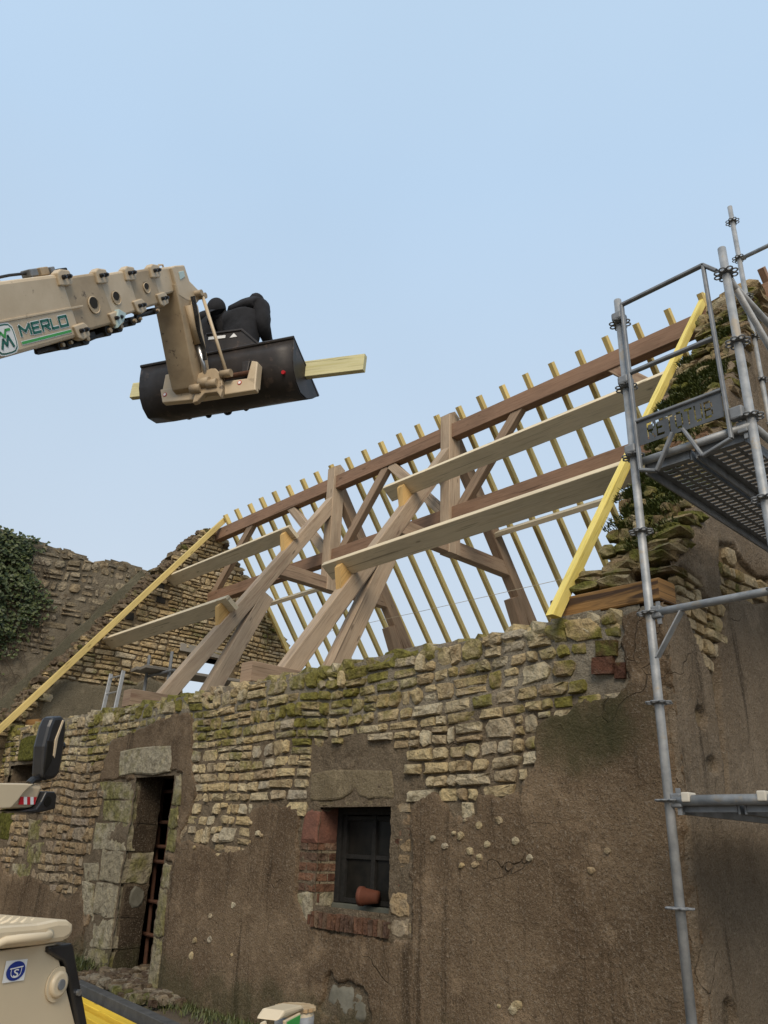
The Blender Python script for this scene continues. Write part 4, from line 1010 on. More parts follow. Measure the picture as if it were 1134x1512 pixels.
stube('transom', (XI+.03, Y0, 2.665), (XO+.7, Y0, 2.665)); stube('transom', (XI+.03, Y0, 1.665), (XO+.7, Y0, 1.665), .026); stube('transom', (XI+.03, Y0, 3.615), (XO, Y0, 3.615), .024)
for z_ in (2.665, 1.665, 3.615, 4.63):
    for x in (XO,): stube('ledger', (x, Y0+.03, z_), (x, Y1, z_), .0215)
stube('transom', (-2.22, Y1, 7.18), (-1.2, Y1, 7.18)); stube('transom', (-2.22, Y1, 3.64), (XO, Y1, 3.64)); stube('diagonal_brace', (XO, Y0+.05, 4.66), (XO, Y1, 3.2), .02)
# flat knee braces under the transom
for (xa, za, xb, zb) in ((XI+.02, 2.41, XI+.19, 2.645), (XO+.25, 2.42, XO-.0, 2.645)):
    put('knee_brace', beam(MB(), (xa, Y0, za), (xb, Y0, zb), .008, .05, (0, 1, 0), .001), M_galv, SC)
# ledger wedges and deck hooks on the lower transom
for x in (-1.98, -1.60, -1.36):
    mb = MB(); box(mb, (x-.022, Y0-.034, 1.655), (x+.022, Y0+.05, 1.703)); put('deck_hook', mb, simple('cream_hook', (.52, .48, .40), (.42, .39, .33), 12, .6), SC, bevel=.006)
for x, z_ in ((XI+.045, 1.665), (XI+.045, 2.665), (XO-.05, 3.615)):
    mb = MB(); box(mb, (x-.03, Y0-.02, z_-.035), (x+.03, Y0+.02, z_+.035)); put('wedge_head', mb, M_galv_d, SC, bevel=.008)
    mb = MB(); box(mb, (x+.0, Y0-.006, z_-.07), (x+.022, Y0+.006, z_+.06)); put('wedge', mb, M_galv_d, SC)
# perforated steel deck planks (slots cut right through)
def deck(x0, x1, y0, y1, z_):
    mb = MB(); na = 3; sl_ = .045; gap_ = .02; yy = y0+.05
    xs = [x0, x0+.035]
    wseg = (x1-x0-.07)/3
    for k in range(3): xs += [x0+.035+wseg*k+.012, x0+.035+wseg*(k+1)-.012]
    xs += [x1-.035, x1]
    def quad(xa, xb, ya, yb): mb.add([(xa, ya, z_), (xb, ya, z_), (xb, yb, z_), (xa, yb, z_)], [(3, 2, 1, 0)])
    quad(x0, x1, y0, yy)
    while yy < y1-.06:
        ye = yy+.036; yn = ye+.022
        quad(x0, x1, yy, ye)
        for k in range(0, len(xs)-1):
            slot = k in (2, 4, 6)
            if not slot: quad(xs[k], xs[k+1], ye, yn)
        yy = yn
    quad(x0, x1, yy, y1)
    o = put('deck_plank', mb, M_galv_d, SC); s_ = o.modifiers.new('solid', 'SOLIDIFY'); s_.thickness = .004
    for xa in (x0, x1-.012):
        m2 = MB(); box(m2, (xa, y0, z_-.062), (xa+.012, y1, z_-.002)); put('deck_edge', m2, M_galv_d, o, bevel=.003)
    m2 = MB(); box(m2, (x0+.014, y0, z_-.05), (x1-.014, y0+.03, z_-.002)); put('deck_edge', m2, M_galv_d, o)
deck(-2.035, -1.735, Y0+.03, Y1-.03, 3.60); deck(-1.715, -1.415, Y0+.03, Y1-.03, 3.60)
deck(-2.035, -1.735, Y0+.03, Y1-.03, 1.66); deck(-1.715, -1.415, Y0+.03, Y1-.03, 1.66)
# end guard frame with the stencilled name plate
def bar(name, pts, sx=.022, sy=.034, par=None):
    for i in range(len(pts)-1):
        pass
    mb = MB()
    for i in range(len(pts)-1): beam(mb, pts[i], pts[i+1], sx, sy, (0, 1, 0), .005)
    return put(name, mb, M_galv_d, par or SC)
GYy = Y0-.045
gp = lambda x, z_: (x, GYy, z_)
bar('guard_frame', [gp(-2.035, 4.77), gp(-1.475, 4.77), gp(-1.40, 4.68)]); bar('guard_upright', [gp(-2.035, 4.77), gp(-2.025, 3.54), gp(-1.925, 3.50), gp(-1.80, 3.71)], .02, .034)
bar('guard_upright', [gp(-1.475, 4.77), gp(-1.47, 3.55), gp(-1.64, 3.50), gp(-1.735, 3.71)], .02, .034)
bar('mid_rail', [gp(-2.02, 4.23), gp(-1.485, 4.23)]); bar('plate_edge', [gp(-2.02, 3.872), gp(-1.485, 3.872)], .02, .03)
F57 = {'R': ['11110', '10001', '10001', '11110', '10100', '10010', '10001'], 'E': ['11111', '10000', '10000', '11110', '10000', '10000', '11111'], 'T': ['11111', '00100', '00100', '00100', '00100', '00100', '00100'],
       'O': ['01110', '10001', '10001', '10001', '10001', '10001', '01110'], 'U': ['10001', '10001', '10001', '10001', '10001', '10001', '01110'], 'B': ['11110', '10001', '10001', '11110', '10001', '10001', '11110']}
mb = MB(); px0, px1, pz0, pz1 = -2.015, -1.49, 3.700, 3.858
word = 'RETOTUB'; cwid = (px1-px0)*.78/(7*6-1); chgt = (pz1-pz0)*.70/7; lx0 = px0+(px1-px0)*.11; lz1 = pz1-(pz1-pz0)*.15
xs = [px0]+[lx0+cwid*i for i in range(42)]+[px1]; zs = [pz0]+[lz1-chgt*(7-j) for j in range(8)]+[pz1]
for i in range(len(xs)-1):
    for j in range(len(zs)-1):
        ci, cj = i-1, j-1; cut = False
        if 0 <= ci < 41 and 0 <= cj < 7:
            L_, cc = divmod(ci, 6)
            if cc < 5: cut = F57[word[L_]][6-cj][cc] == '1'
        if not cut: mb.add([(xs[i], GYy, zs[j]), (xs[i+1], GYy, zs[j]), (xs[i+1], GYy, zs[j+1]), (xs[i], GYy, zs[j+1])], [(0, 1, 2, 3)])
o = put('name_plate', mb, simple('dark_zinc_plate', (.10, .106, .112), (.065, .07, .075), 9, .55, .3, .1, 60, .4), SC); s_ = o.modifiers.new('solid', 'SOLIDIFY'); s_.thickness = .003
for z_ in (4.70, 4.2, 3.7):
    mb = MB(); box(mb, (XI-.03, Y0-.06, z_-.03), (XI+.045, Y0+.03, z_+.03)); put('clamp', mb, M_galv_d, SC, bevel=.012)
mb = MB(); box(mb, (XO-.10, Y0-.05, 3.66), (XO-.02, Y0+.0, 3.74)); put('clamp', mb, M_galv_d, SC, bevel=.012)

# ================================================================== telehandler (machine frame: s to its right, b forward)
MBv = Vector((-.448, .894, 0)).normalized(); MS = Vector((MBv.y, -MBv.x, 0))
def mf(s_, b_, z_): return Vector((MBv.x*b_+MS.x*s_, MBv.y*b_+MS.y*s_, z_))
TH = thing('telehandler', 'beige telehandler reaching its long boom over the wall with a black bucket in the sky', 'telehandler', mf(-3.4, .8, 0))
def mprism(name, poly, s0, s1, mat, bevel=.0, parent=None, smooth=False):
    mb = MB(); prism(mb, poly, lambda a, b, d: mf(d, a, b), s0, s1); o = fix(put(name, mb, mat, parent or TH, bevel=bevel)); return o
SB = -4.557; bd = Vector((.719, .695)); bu = Vector((-.695, .719))
def back(p, d): return (p[0]-bd.x*d, p[1]-bd.y*d)
outer = [back((3.385, 5.188), 3.2), (3.385, 5.188), (4.070, 5.835), (4.445, 5.444), (3.705, 4.715), back((3.705, 4.715), 3.4)]
boomo = mprism('boom', outer, SB-.46, SB, M_beige, .03)
sec = [[(4.02, 5.745), (4.495, 6.199), (4.846, 5.876), (4.38, 5.42)], [(4.40, 6.08), (4.866, 6.534), (5.146, 6.249), (4.70, 5.78)], [(4.77, 6.42), (5.234, 6.870), (5.482, 6.598), (5.03, 6.14)], [(5.12, 6.75), (5.562, 7.165), (5.751, 6.972), (5.33, 6.55)]]
for i, P in enumerate(sec): mprism('boom_section', P, SB-.435+.022*i, SB-.022*(i+1), (M_beige_d, M_beige, M_beige_d, M_beige)[i], .022)
# collars with wear pads at the end of each section
ends = [((4.070, 5.835), (4.445, 5.444)), ((4.495, 6.199), (4.846, 5.876)), ((4.866, 6.534), (5.146, 6.249)), ((5.234, 6.870), (5.482, 6.598))]
for i, (a, b) in enumerate(ends):
    a = Vector(a); b = Vector(b); v = (a-b).normalized(); s_ = SB-.022*i
    for q in (a, b):
        sg = 1 if q is a else -1; c = q-v*.04*sg
        P = [tuple(c+bd*x+v*sg*y) for x, y in ((-.10, -.06), (.06, -.07), (.10, -.03), (.09, .055), (-.02, .075), (-.08, .05))]
        o = mprism('collar_lug', P, s_-.06, s_+.022, M_beige, .012)
        for k in (-.025, .045):
            mb = MB(); c2 = c+bd*k+v*.005; tube(mb, [mf(s_+.02, *c2), mf(s_+.05, *c2)], [.021, .019], 10); tube(mb, [mf(s_+.05, *c2), mf(s_+.062, *c2)], .011, 8); put('bolt', mb, M_blk, o)
mprism('shim', [(4.79, 5.99), (4.90, 6.02), (4.89, 5.92), (4.83, 5.80), (4.80, 5.86)], SB-.03, SB+.018, M_mint, .004)
mprism('weld_rib', [(3.0, 4.43), (4.37, 5.725), (4.38, 5.71), (3.01, 4.415)], SB-.01, SB+.008, M_beige, .003)
for (c, r_) in (((4.518, 5.839), .075), ((4.791, 6.132), .062), ((5.194, 6.572), .052)):
    mb = MB(); sh = SB-.018-.022*(0 if c[0] < 4.6 else 1 if c[0] < 5 else 2)
    tube(mb, [mf(sh-.01, *c), mf(sh+.004, *c)], r_, 20); hole = put('lightening_hole_disc', mb, M_beige_d, TH)
    mb = MB(); cc = (c[0]-.016, c[1]+.016); tube(mb, [mf(sh-.01, *cc), mf(sh+.007, *cc)], r_*.74, 18); put('hole_shade_disc', mb, M_dark, hole)  # flat dark disc set off centre, painted shade of the hole
    mb = MB(); tube(mb, [mf(sh+.004, c[0]+math.cos(t_)*r_, c[1]+math.sin(t_)*r_) for t_ in [2*math.pi*k/20 for k in range(20)]], .006, 6, closed=True); put('hole_rim', mb, M_beige, hole)
# chains, hoses and rollers below
mb = MB(); tube(mb, [mf(SB-.10, *p) for p in ((4.10, 5.06), (4.196, 5.162), (4.40, 5.31), (4.60, 5.52), (4.849, 5.80), (5.0, 6.0), (5.192, 6.226), (5.431, 6.474))], .018, 8); put('chain', mb, M_rub, TH)
mb = MB(); tube(mb, [mf(SB-.2, *p) for p in ((4.30, 5.27), (4.5, 5.44), (4.9, 5.86), (5.2, 6.2), (5.44, 6.46))], .014, 8); put('hose', mb, M_rub, TH)
for c, r_ in (((4.30, 5.26), .04), ((4.38, 5.34), .035), ((4.55, 5.50), .055), ((4.80, 5.765), .05), ((4.93, 5.90), .05), ((5.10, 6.09), .042), ((5.17, 6.165), .036), ((5.40, 6.44), .034)):
    mb = MB(); tube(mb, [mf(SB-.32, *c), mf(SB-.06, *c)], r_, 14); o = put('roller', mb, M_rub, TH)
    mb = MB(); tube(mb, [mf(SB-.058, *c), mf(SB-.03, *c)], r_*.45, 10); put('roller_pin', mb, M_beige_d, o)
for c, sx, sy in (((4.62, 5.58), .10, .035), ((5.02, 6.00), .07, .028)):
    c = Vector(c); P = [tuple(c+bd*x+bu*y) for x, y in ((-sx, -sy), (sx, -sy), (sx, sy), (-sx, sy))]; mprism('chain_box', P, SB-.34, SB-.09, M_rub, .01)
# valve and hose on top of the boom
mb = MB(); tube(mb, [mf(SB-.14, *p) for p in ((3.0, 4.90), (3.52, 5.36), (3.70, 5.55), (3.86, 5.70))], .012, 8); put('hose', mb, M_rub, TH)
for (c, sx, sy, m_) in (((3.88, 5.715), .05, .030, M_galv_d), ((3.98, 5.81), .055, .034, M_beige_d), ((4.06, 5.885), .03, .03, M_galv_d), ((4.16, 5.97), .06, .016, M_rub)):
    c = Vector(c); P = [tuple(c+bd*x+bu*y) for x, y in ((-sx, -sy), (sx, -sy), (sx, sy), (-sx, sy))]; mprism('valve_block', P, SB-.19, SB-.09, m_, .008)
mb = MB(); tube(mb, [mf(SB-.12, *p) for p in ((3.54, 5.33), (3.56, 5.40), (3.60, 5.42), (3.63, 5.41), (3.62, 5.37))], .012, 6); put('lifting_eye', mb, M_beige, TH)
mb = MB(); tube(mb, [mf(SB-.15, *p) for p in ((5.42, 7.03), (5.41, 7.07), (5.47, 7.12), (5.50, 7.09))], .01, 6); put('lifting_eye', mb, M_beige, TH)
# lettering on the boom side
def text_mesh(txt, off=0., bold=0.):
    cu = bpy.data.curves.new('lettering', 'FONT'); cu.body = txt; cu.size = 1; cu.offset = bold; cu.resolution_u = 3
    ob = bpy.data.objects.new('lettering', cu); col.objects.link(ob); bpy.context.view_layer.update()
    me = bpy.data.meshes.new_from_object(ob.evaluated_get(bpy.context.evaluated_depsgraph_get())); bpy.data.objects.remove(ob); bpy.data.curves.remove(cu)
    v = np.array([tuple(x.co) for x in me.vertices]); f = [tuple(p.vertices) for p in me.polygons]; bpy.data.meshes.remove(me)
    return v, f
def lettering(name, txt, origin, ux, uy, wid, hgt, s_, mat, bold=0., parent=None):
    v, f = text_mesh(txt, 0, bold); lo = v.min(0); hi = v.max(0); ob = MB(); pts = []
    for p in v:
        a = (p[0]-lo[0])/(hi[0]-lo[0])*wid; b = (p[1]-lo[1])/(hi[1]-lo[1])*hgt
        q = Vector(origin)+Vector(ux)*a+Vector(uy)*b; pts.append(mf(s_, q.x, q.y))
    ob.add(pts, f); return put(name, ob, mat, parent or TH)
lx = Vector((.719, .695)); ly = Vector((-.60, .72)).normalized()
L0_ = Vector((3.838, 5.008))
ed = .012
def strip2(name, pts, wdt, s_, mat):
    mb = MB(); pts = [Vector(p) for p in pts]
    for a, b in zip(pts[:-1], pts[1:]):
        d = (b-a).normalized(); n = Vector((-d.y, d.x))*wdt/2; a2 = a-d*wdt*.3; b2 = b+d*wdt*.3
        mb.add([mf(s_, *(a2-n)), mf(s_, *(b2-n)), mf(s_, *(b2+n)), mf(s_, *(a2+n))], [(0, 1, 2, 3)])
    return put(name, mb, mat, TH)
GL = {'M': [[(0, 0), (0, 1), (.5, .35), (1, 1), (1, 0)]], 'E': [[(1, 1), (0, 1), (0, 0), (1, 0)], [(0, .5), (.85, .5)]], 'R': [[(0, 0), (0, 1), (1, 1), (1, .45), (0, .45)], [(.45, .45), (1, 0)]],
      'L': [[(0, 1), (0, 0), (1, 0)]], 'O': [[(0, .5), (0, 1), (1, 1), (1, 0), (0, 0), (0, .5)]]}
wds = {'M': .115, 'E': .085, 'R': .09, 'L': .075, 'O': .10}
for pas, (wd_, off_, m_) in enumerate(((.034, .003, M_white), (.021, .006, M_green))):
    x_ = .011
    for ch_ in 'MERLO':
        for ln in GL[ch_]: strip2('lettering_outline' if pas == 0 else 'lettering', [L0_+lx*(x_+p[0]*wds[ch_])+ly*(.010+p[1]*.076) for p in ln], wd_, SB+off_, m_)
        x_ += wds[ch_]+.031
U0 = Vector((3.862, 4.970)); strip2('lettering_outline', [U0, U0+lx*.62], .032, SB+.003, M_white); strip2('lettering_underline', [U0, U0+lx*.62], .021, SB+.006, M_lgreen)
# round cornered emblem left of the letters
Ec = Vector((3.70, 4.895))
def rsq(r_, k=.62):
    P = []
    for i in range(20):
        t_ = 2*math.pi*i/20; c_, s2_ = math.cos(t_), math.sin(t_); m_ = (abs(c_)**4+abs(s2_)**4)**.25
        P.append(tuple(Ec+lx*(c_/m_*r_)+ly*(s2_/m_*r_*.95)))
    return P
for i, (r_, m_) in enumerate(((.128, M_white), (.118, M_green), (.106, M_white))):
    mb = MB(); mb.add([mf(SB+.002+.002*i, *p) for p in rsq(r_)], [tuple(range(20))]); put('emblem', mb, m_, TH)
ep = lambda x, y: Ec+lx*x+ly*y
strip2('emblem_mark', [ep(-.07, .02), ep(-.03, .055), ep(.0, .015), ep(.03, .065), ep(.075, .065)], .020, SB+.009, M_lgreen)
strip2('emblem_mark', [ep(-.06, -.065), ep(-.025, .0), ep(.0, -.05), ep(.035, .02), ep(.07, -.065)], .022, SB+.010, M_green)
# boom head and drop neck
mprism('boom_head', [(5.50, 7.09), (5.556, 7.158), (5.705, 7.288), (5.840, 7.172), (6.047, 7.190), (6.10, 7.139), (6.03, 7.0), (5.836, 6.90), (5.70, 6.86)], SB-.36, SB-.05, M_beige, .015)
mprism('shim', [(5.62, 7.12), (5.70, 7.20), (5.74, 7.15), (5.67, 7.05)], SB-.06, SB-.042, M_mint, .004)
mprism('drop_neck', [(5.60, 6.95), (5.98, 7.02), (6.02, 6.88), (6.20, 6.62), (6.34, 6.42), (6.415, 6.16), (6.34, 6.02), (6.25, 6.03), (6.12, 6.20), (5.80, 6.68)], SB-.37, SB-.055, M_beige_d, .012)
mprism('neck_cheek', [(5.90, 7.0), (6.02, 6.95), (6.24, 6.62), (6.43, 6.30), (6.43, 6.12), (6.36, 6.12), (6.16, 6.55), (5.92, 6.86)], SB-.05, SB-.02, M_beige, .008)
mb = MB(); tube(mb, [mf(SB-.03, 5.86, 6.84), mf(SB-.02, 6.12, 6.50)], .045, 14); smooth_cyl(put('cylinder', mb, M_beige_d, TH))
mb = MB(); tube(mb, [mf(SB-.02, 6.12, 6.50), mf(SB+.04, 6.32, 6.12)], .026, 12); smooth_cyl(put('piston_rod', mb, M_steel, TH))
mb = MB(); tube(mb, [mf(SB+.01, 6.035, 7.085), mf(SB+.31, 6.30, 6.12)], .019, 10); smooth_cyl(put('tilt_rod', mb, M_beige, TH))
for sgn in (0, .03):
    mb = MB(); tube(mb, [mf(SB+.015+sgn, 5.83, 6.93), mf(SB+.03+sgn, 5.93, 6.74), mf(SB+.01+sgn, 6.03, 6.60), mf(SB+.02+sgn, 6.16, 6.45), mf(SB+.03+sgn, 6.2, 6.33)], .013, 8); put('hose', mb, M_rub, TH)
for b_, z_ in ((5.98, 7.10), (6.06, 7.12)):
    mb = MB(); tube(mb, [mf(SB-.40, b_, z_), mf(SB+.03, b_, z_)], .035, 12); smooth_cyl(put('pivot_pin', mb, M_beige_d, TH))
# carriage
def bprism(name, poly, b0, b1, mat, bevel=.0, parent=None):
    mb = MB(); prism(mb, poly, lambda a, b, d: mf(a, d, b), b0, b1); return fix(put(name, mb, mat, parent or TH, bevel=bevel))
CAR = bprism('carriage', [(-5.152, 6.133), (-4.723, 6.108), (-3.912, 6.069), (-3.891, 5.902), (-4.675, 5.915), (-5.091, 5.945)], 6.32, 6.40, M_beige, .012)
bprism('carriage_upright', [(-5.135, 6.12), (-5.130, 6.343), (-5.05, 6.34), (-5.0, 6.12)], 6.34, 6.44, M_beige, .012, CAR)
bprism('carriage_upright', [(-4.02, 6.06), (-3.985, 6.30), (-3.905, 6.27), (-3.90, 5.96)], 6.32, 6.44, M_beige, .012, CAR)
bprism('carriage_bracket', [(-4.74, 6.18), (-4.62, 5.98), (-4.64, 5.83), (-4.58, 5.84), (-4.50, 5.93), (-4.34, 5.92), (-4.29, 5.85), (-4.27, 5.93), (-4.30, 6.12), (-4.40, 6.24), (-4.46, 6.25)], 6.26, 6.325, M_beige_d, .012, CAR)
for s_, z_, r_ in ((-4.60, 6.0, .055), (-4.50, 6.06, .06), (-4.40, 6.03, .05), (-4.24, 6.13, .045)):
    mb = MB(); tube(mb, [mf(s_-.07, 6.25, z_), mf(s_+.06, 6.25, z_)], r_, 12); smooth_cyl(put('pivot_pin', mb, M_beige_d, CAR))
mb = MB(); tube(mb, [mf(-5.05, 6.40, 6.20), mf(-3.95, 6.40, 6.20)], .03, 10); smooth_cyl(put('carriage_shaft', mb, M_rust, CAR))
for s_, z_ in ((-5.07, 6.045), (-4.10, 6.03)):
    mb = MB(); tube(mb, [mf(s_, 6.317, z_), mf(s_, 6.314, z_)], .026, 14); o = put('round_sticker', mb, M_red, CAR); mb = MB(); tube(mb, [mf(s_, 6.3135, z_), mf(s_, 6.312, z_)], .018, 14); put('sticker_centre', mb, M_white, o)
# bucket
S0, S1 = -5.56, -3.55
prof = [(6.43, 6.58), (6.435, 6.44), (6.455, 6.30), (6.50, 6.19), (6.58, 6.095), (6.70, 6.03), (6.86, 6.05), (7.02, 6.15), (7.15, 6.26)]
mb = MB(); n = len(prof); NS = 8; vs_ = []
for j in range(NS+1):
    s_ = S0+(S1-S0)*j/NS
    for (b_, z_) in prof: vs_.append(mf(s_, b_, z_-.012*math.sin(j*1.7)*(1 if z_ < 6.1 else 0)))
mb.add(vs_, [(j*n+i, j*n+i+1, (j+1)*n+i+1, (j+1)*n+i) for j in range(NS) for i in range(n-1)])
BK = put('bucket', mb, M_bucket, TH, smooth=True); m_ = BK.modifiers.new('solid', 'SOLIDIFY'); m_.thickness = .014; m_.offset = 0
for s_ in (S0, S1):
    mprism('side_plate', prof, s_-.011, s_+.011, M_bucket, .003, BK)
    mprism('side_edge', [(6.43, 6.58), (6.41, 6.60), (7.17, 6.275), (7.15, 6.245)], s_-.016, s_+.016, M_bucket, .003, BK)
mb = MB(); tube(mb, [mf(S0-.01, 6.425, 6.585), mf(S1+.01, 6.425, 6.585)], .022, 8); put('top_edge', mb, M_bucket, BK)
bprism('spill_guard', [(-5.11, 6.57), (-4.95, 6.74), (-4.70, 6.87), (-4.22, 6.835), (-3.96, 6.57)], 6.415, 6.432, M_bucket, .003, BK)
bprism('guard_rim', [(-4.70, 6.875), (-4.215, 6.84), (-3.955, 6.575), (-3.975, 6.565), (-4.225, 6.815), (-4.695, 6.85)], 6.40, 6.44, M_bucket, .003, BK)
bprism('label', [(-4.66, 6.815), (-4.43, 6.795), (-4.43, 6.755), (-4.66, 6.775)], 6.408, 6.413, M_white, 0, BK)
bprism('warning_triangle', [(-4.37, 6.745), (-4.27, 6.74), (-4.32, 6.80)], 6.408, 6.413, M_white, 0, BK)
for s_ in (-5.0, -4.1): bprism('hook', [(s_-.05, 6.36), (s_+.05, 6.36), (s_+.04, 6.22), (s_-.04, 6.22)], 6.39, 6.45, M_bucket, .01, BK)
mb = MB(); tube(mb, [mf(-3.66, 6.50, 6.19), mf(-3.66, 6.47, 6.18)], .022, 12); put('round_sticker', mb, M_red, BK)
# ---- lower body seen at the bottom left
SH = -2.413
body = [(.4, 1.02), (2.613, .993), (2.927, .994), (2.929, .986), (2.87, .97), (2.961, .929), (3.124, .687), (3.30, .35), (3.30, .25), (.4, .25)]
HB = mprism('body', body, SH-1.0, SH-.012, M_beige_l, .02)
cap = [(.4, 1.02), (2.60, 1.002), (2.80, .998), (2.93, .998), (2.962, 1.008), (2.98, 1.025), (2.984, 1.045), (2.972, 1.064), (2.945, 1.077), (2.88, 1.082), (2.77, 1.074), (2.60, 1.078), (.4, 1.09)]
HC = mprism('bonnet_cap', cap, SH-.62, SH+.02, M_beige_l, .03)
mb = MB()
for i in range(34):
    for j in range(14):
        b_ = 2.05+i*.027; s_ = SH-.56+j*.036+(.018 if i % 2 else 0)
        zt = 1.0775+(.0*(b_-2.6)); zt = 1.0775 if b_ < 2.6 else 1.0775-.004*(b_-2.6)/.17 if b_ < 2.77 else 1.0735+.004*(b_-2.77)/.11
        if b_ > 2.87: continue
        mb.add([mf(s_-.015, b_, zt-.001), mf(s_, b_-.012, zt-.001), mf(s_+.015, b_, zt-.001), mf(s_, b_+.012, zt-.001), mf(s_, b_, zt+.007)], [(0, 1, 4), (1, 2, 4), (2, 3, 4), (3, 0, 4)])
put("tread_studs", mb, M_beige_l, HC, stuff=True)
mb = MB()
for k in range(70):
    b_ = random.Random(k).uniform(2.2, 2.75); rock(mb, mf(SH-.5+random.Random(k+9).uniform(-.08, .06), b_, 1.085), [random.Random(k+3).uniform(.008, .022)]*3, R)
put('debris', mb, M_felt, HC, stuff=True)
mprism('black_trim', [(2.863, .987), (2.998, .988), (3.010, .981), (3.183, .677), (3.36, .33), (3.30, .33), (3.124, .687), (2.992, .905), (2.972, .925), (2.873, .966)], SH-.95, SH+.006, M_blk, .008)
mb = MB(); tube(mb, [mf(SH+.002, 2.5, 1.0), mf(SH+.02, 2.607, 1.03), mf(SH+.055, 2.64, 1.036), mf(SH+.055, 2.77, 1.033), mf(SH+.05, 2.80, 1.032), mf(SH+.02, 2.835, 1.034)], [.014, .016, .016, .016, .017, .02], 10); o = put('grab_handle', mb, M_beige_l, HC, smooth=True)
mb = MB(); tube(mb, [mf(SH-.02, 2.967, .846), mf(SH+.008, 2.967, .846), mf(SH+.012, 2.967, .846)], [.046, .046, .036], 24); BO = smooth_cyl(put('boss', mb, M_beige_l, HB))
mb = MB(); tube(mb, [mf(SH-.01, 2.967, .846), mf(SH-.004, 2.967, .846)], .062, 24); put('boss_flange', mb, M_beige_l, BO)
mb = MB(); tube(mb, [mf(SH+.010, 2.967, .846), mf(SH+.018, 2.967, .846)], .019, 14); put('boss_plug', mb, M_galv_d, BO)
mb = MB(); tube(mb, [mf(SH+.006, 3.085, .803), mf(SH+.018, 3.085, .803)], .012, 10); put('bolt', mb, M_steel, HB)
mb = MB(); mb.add([mf(SH-.008, *p) for p in ((2.664, .885), (2.776, .882), (2.776, .953), (2.664, .957))], [(0, 1, 2, 3)]); ST = put('sticker', mb, M_white, HB)
mb = MB(); cx_, cz_ = 2.722, .919; mb.add([mf(SH-.006, cx_+.048*math.cos(2*math.pi*k/24), cz_+.032*math.sin(2*math.pi*k/24)) for k in range(24)], [tuple(range(24))]); put('sticker_disc', mb, M_blue, ST)
lettering('sticker_letter', 'S', (cx_-.012, cz_-.020), Vector((1, 0)), Vector((0, 1)), .026, .026, SH-.004, M_white, .01, ST)
def hstrip(name, pts, wdt, s_, mat, par):
    o = strip2(name, pts, wdt, s_, mat); o.parent = par
    return o
def arcp(cx2, cz2, r_, a0, a1, n=8, k=.67): return [(cx2+r_*math.cos(a0+(a1-a0)*i/n), cz2+r_*k*math.sin(a0+(a1-a0)*i/n)) for i in range(n+1)]
mb = MB()
for pts, wd in ((arcp(cx_, cz_-.004, .026, math.pi, 2*math.pi), .003), ([(cx_-.034, cz_+.009), (cx_+.034, cz_+.012)], .004), ([(cx_-.026, cz_-.004), (cx_-.026, cz_+.009)], .003), ([(cx_+.026, cz_-.004), (cx_+.026, cz_+.009)], .003)):
    pts = [Vector(p) for p in pts]
    for a, b in zip(pts[:-1], pts[1:]):
        d = (b-a).normalized(); n_ = Vector((-d.y, d.x))*wd/2; mb.add([mf(SH-.004, *(a-n_)), mf(SH-.004, *(b-n_)), mf(SH-.004, *(b+n_)), mf(SH-.004, *(a+n_))], [(0, 1, 2, 3)])
put('sticker_mark', mb, M_white, ST)
# cab corner with mirror, lamp and hazard stripes
SM = -3.008
WG = mprism('cab_wing', [(1.6, 1.60), (3.041, 1.607), (3.250, 1.622), (3.340, 1.621), (3.315, 1.536), (3.287, 1.508), (3.147, 1.500), (1.6, 1.47)], SM-.5, SM-.006, M_beige, .02)
mprism('cab_panel', [(1.6, 1.602), (3.041, 1.607), (3.25, 1.620), (3.215, 1.598), (3.189, 1.574), (3.164, 1.539), (3.130, 1.503), (3.075, 1.497), (1.6, 1.475)], SM-.03, SM+.016, M_beige_l, .006, WG)
q = [Vector((3.191, 1.557)), Vector((3.300, 1.562)), Vector((3.297, 1.527)), Vector((3.188, 1.521))]
for k in range(5):
    a, b = k/5, (k+1)/5; sh = -.10
    top = lambda t_: q[0].lerp(q[1], min(1, max(0, t_))); bot = lambda t_: q[3].lerp(q[2], min(1, max(0, t_)))
    mb = MB(); P = [bot(a+.12 if k else 0), bot(b+.12), top(b), top(a)]
    mb.add([mf(SM-.001, *p) for p in P], [(0, 1, 2, 3)]); put('hazard_stripe', mb, M_red if k % 2 == 0 else M_white, WG)
mprism('work_lamp', [(3.337, 1.592), (3.395, 1.594), (3.414, 1.58), (3.423, 1.514), (3.357, 1.498), (3.286, 1.486), (3.201, 1.490), (3.24, 1.50), (3.29, 1.508), (3.314, 1.54)], SM-.14, SM+.02, M_blk, .012, WG)
mb = MB(); tube(mb, [mf(SM+.018, 3.355, 1.545), mf(SM+.024, 3.355, 1.545)], .024, 14); put('lamp_lens', mb, M_glass, WG)
MR = mprism('mirror', [(3.270, 1.90), (3.285, 1.95), (3.345, 1.963), (3.385, 1.948), (3.396, 1.90), (3.408, 1.80), (3.410, 1.69), (3.385, 1.655), (3.33, 1.642), (3.292, 1.655), (3.262, 1.80)], SM-.06, SM+.02, M_blk, .018)
mprism('mirror_glass', [(3.275, 1.83), (3.312, 1.834), (3.330, 1.735), (3.300, 1.668), (3.288, 1.70)], SM+.0, SM+.0235, M_glass, .003, MR)
mprism('mirror_edge', [(3.350, 1.944), (3.361, 1.942), (3.341, 1.849), (3.345, 1.752), (3.331, 1.762), (3.322, 1.838)], SM+.01, SM+.025, M_beige, .002, MR)
mb = MB(); tube(mb, [mf(SM-.02, 3.40, 1.82), mf(SM-.02, 3.432, 1.822)], .022, 10); put('mirror_knob', mb, M_blk, MR)
mb = MB(); tube(mb, [mf(SM-.02, 3.25, 1.62), mf(SM-.02, 3.27, 1.64), mf(SM-.02, 3.31, 1.65)], .018, 8); put('mirror_arm', mb, M_blk, MR)
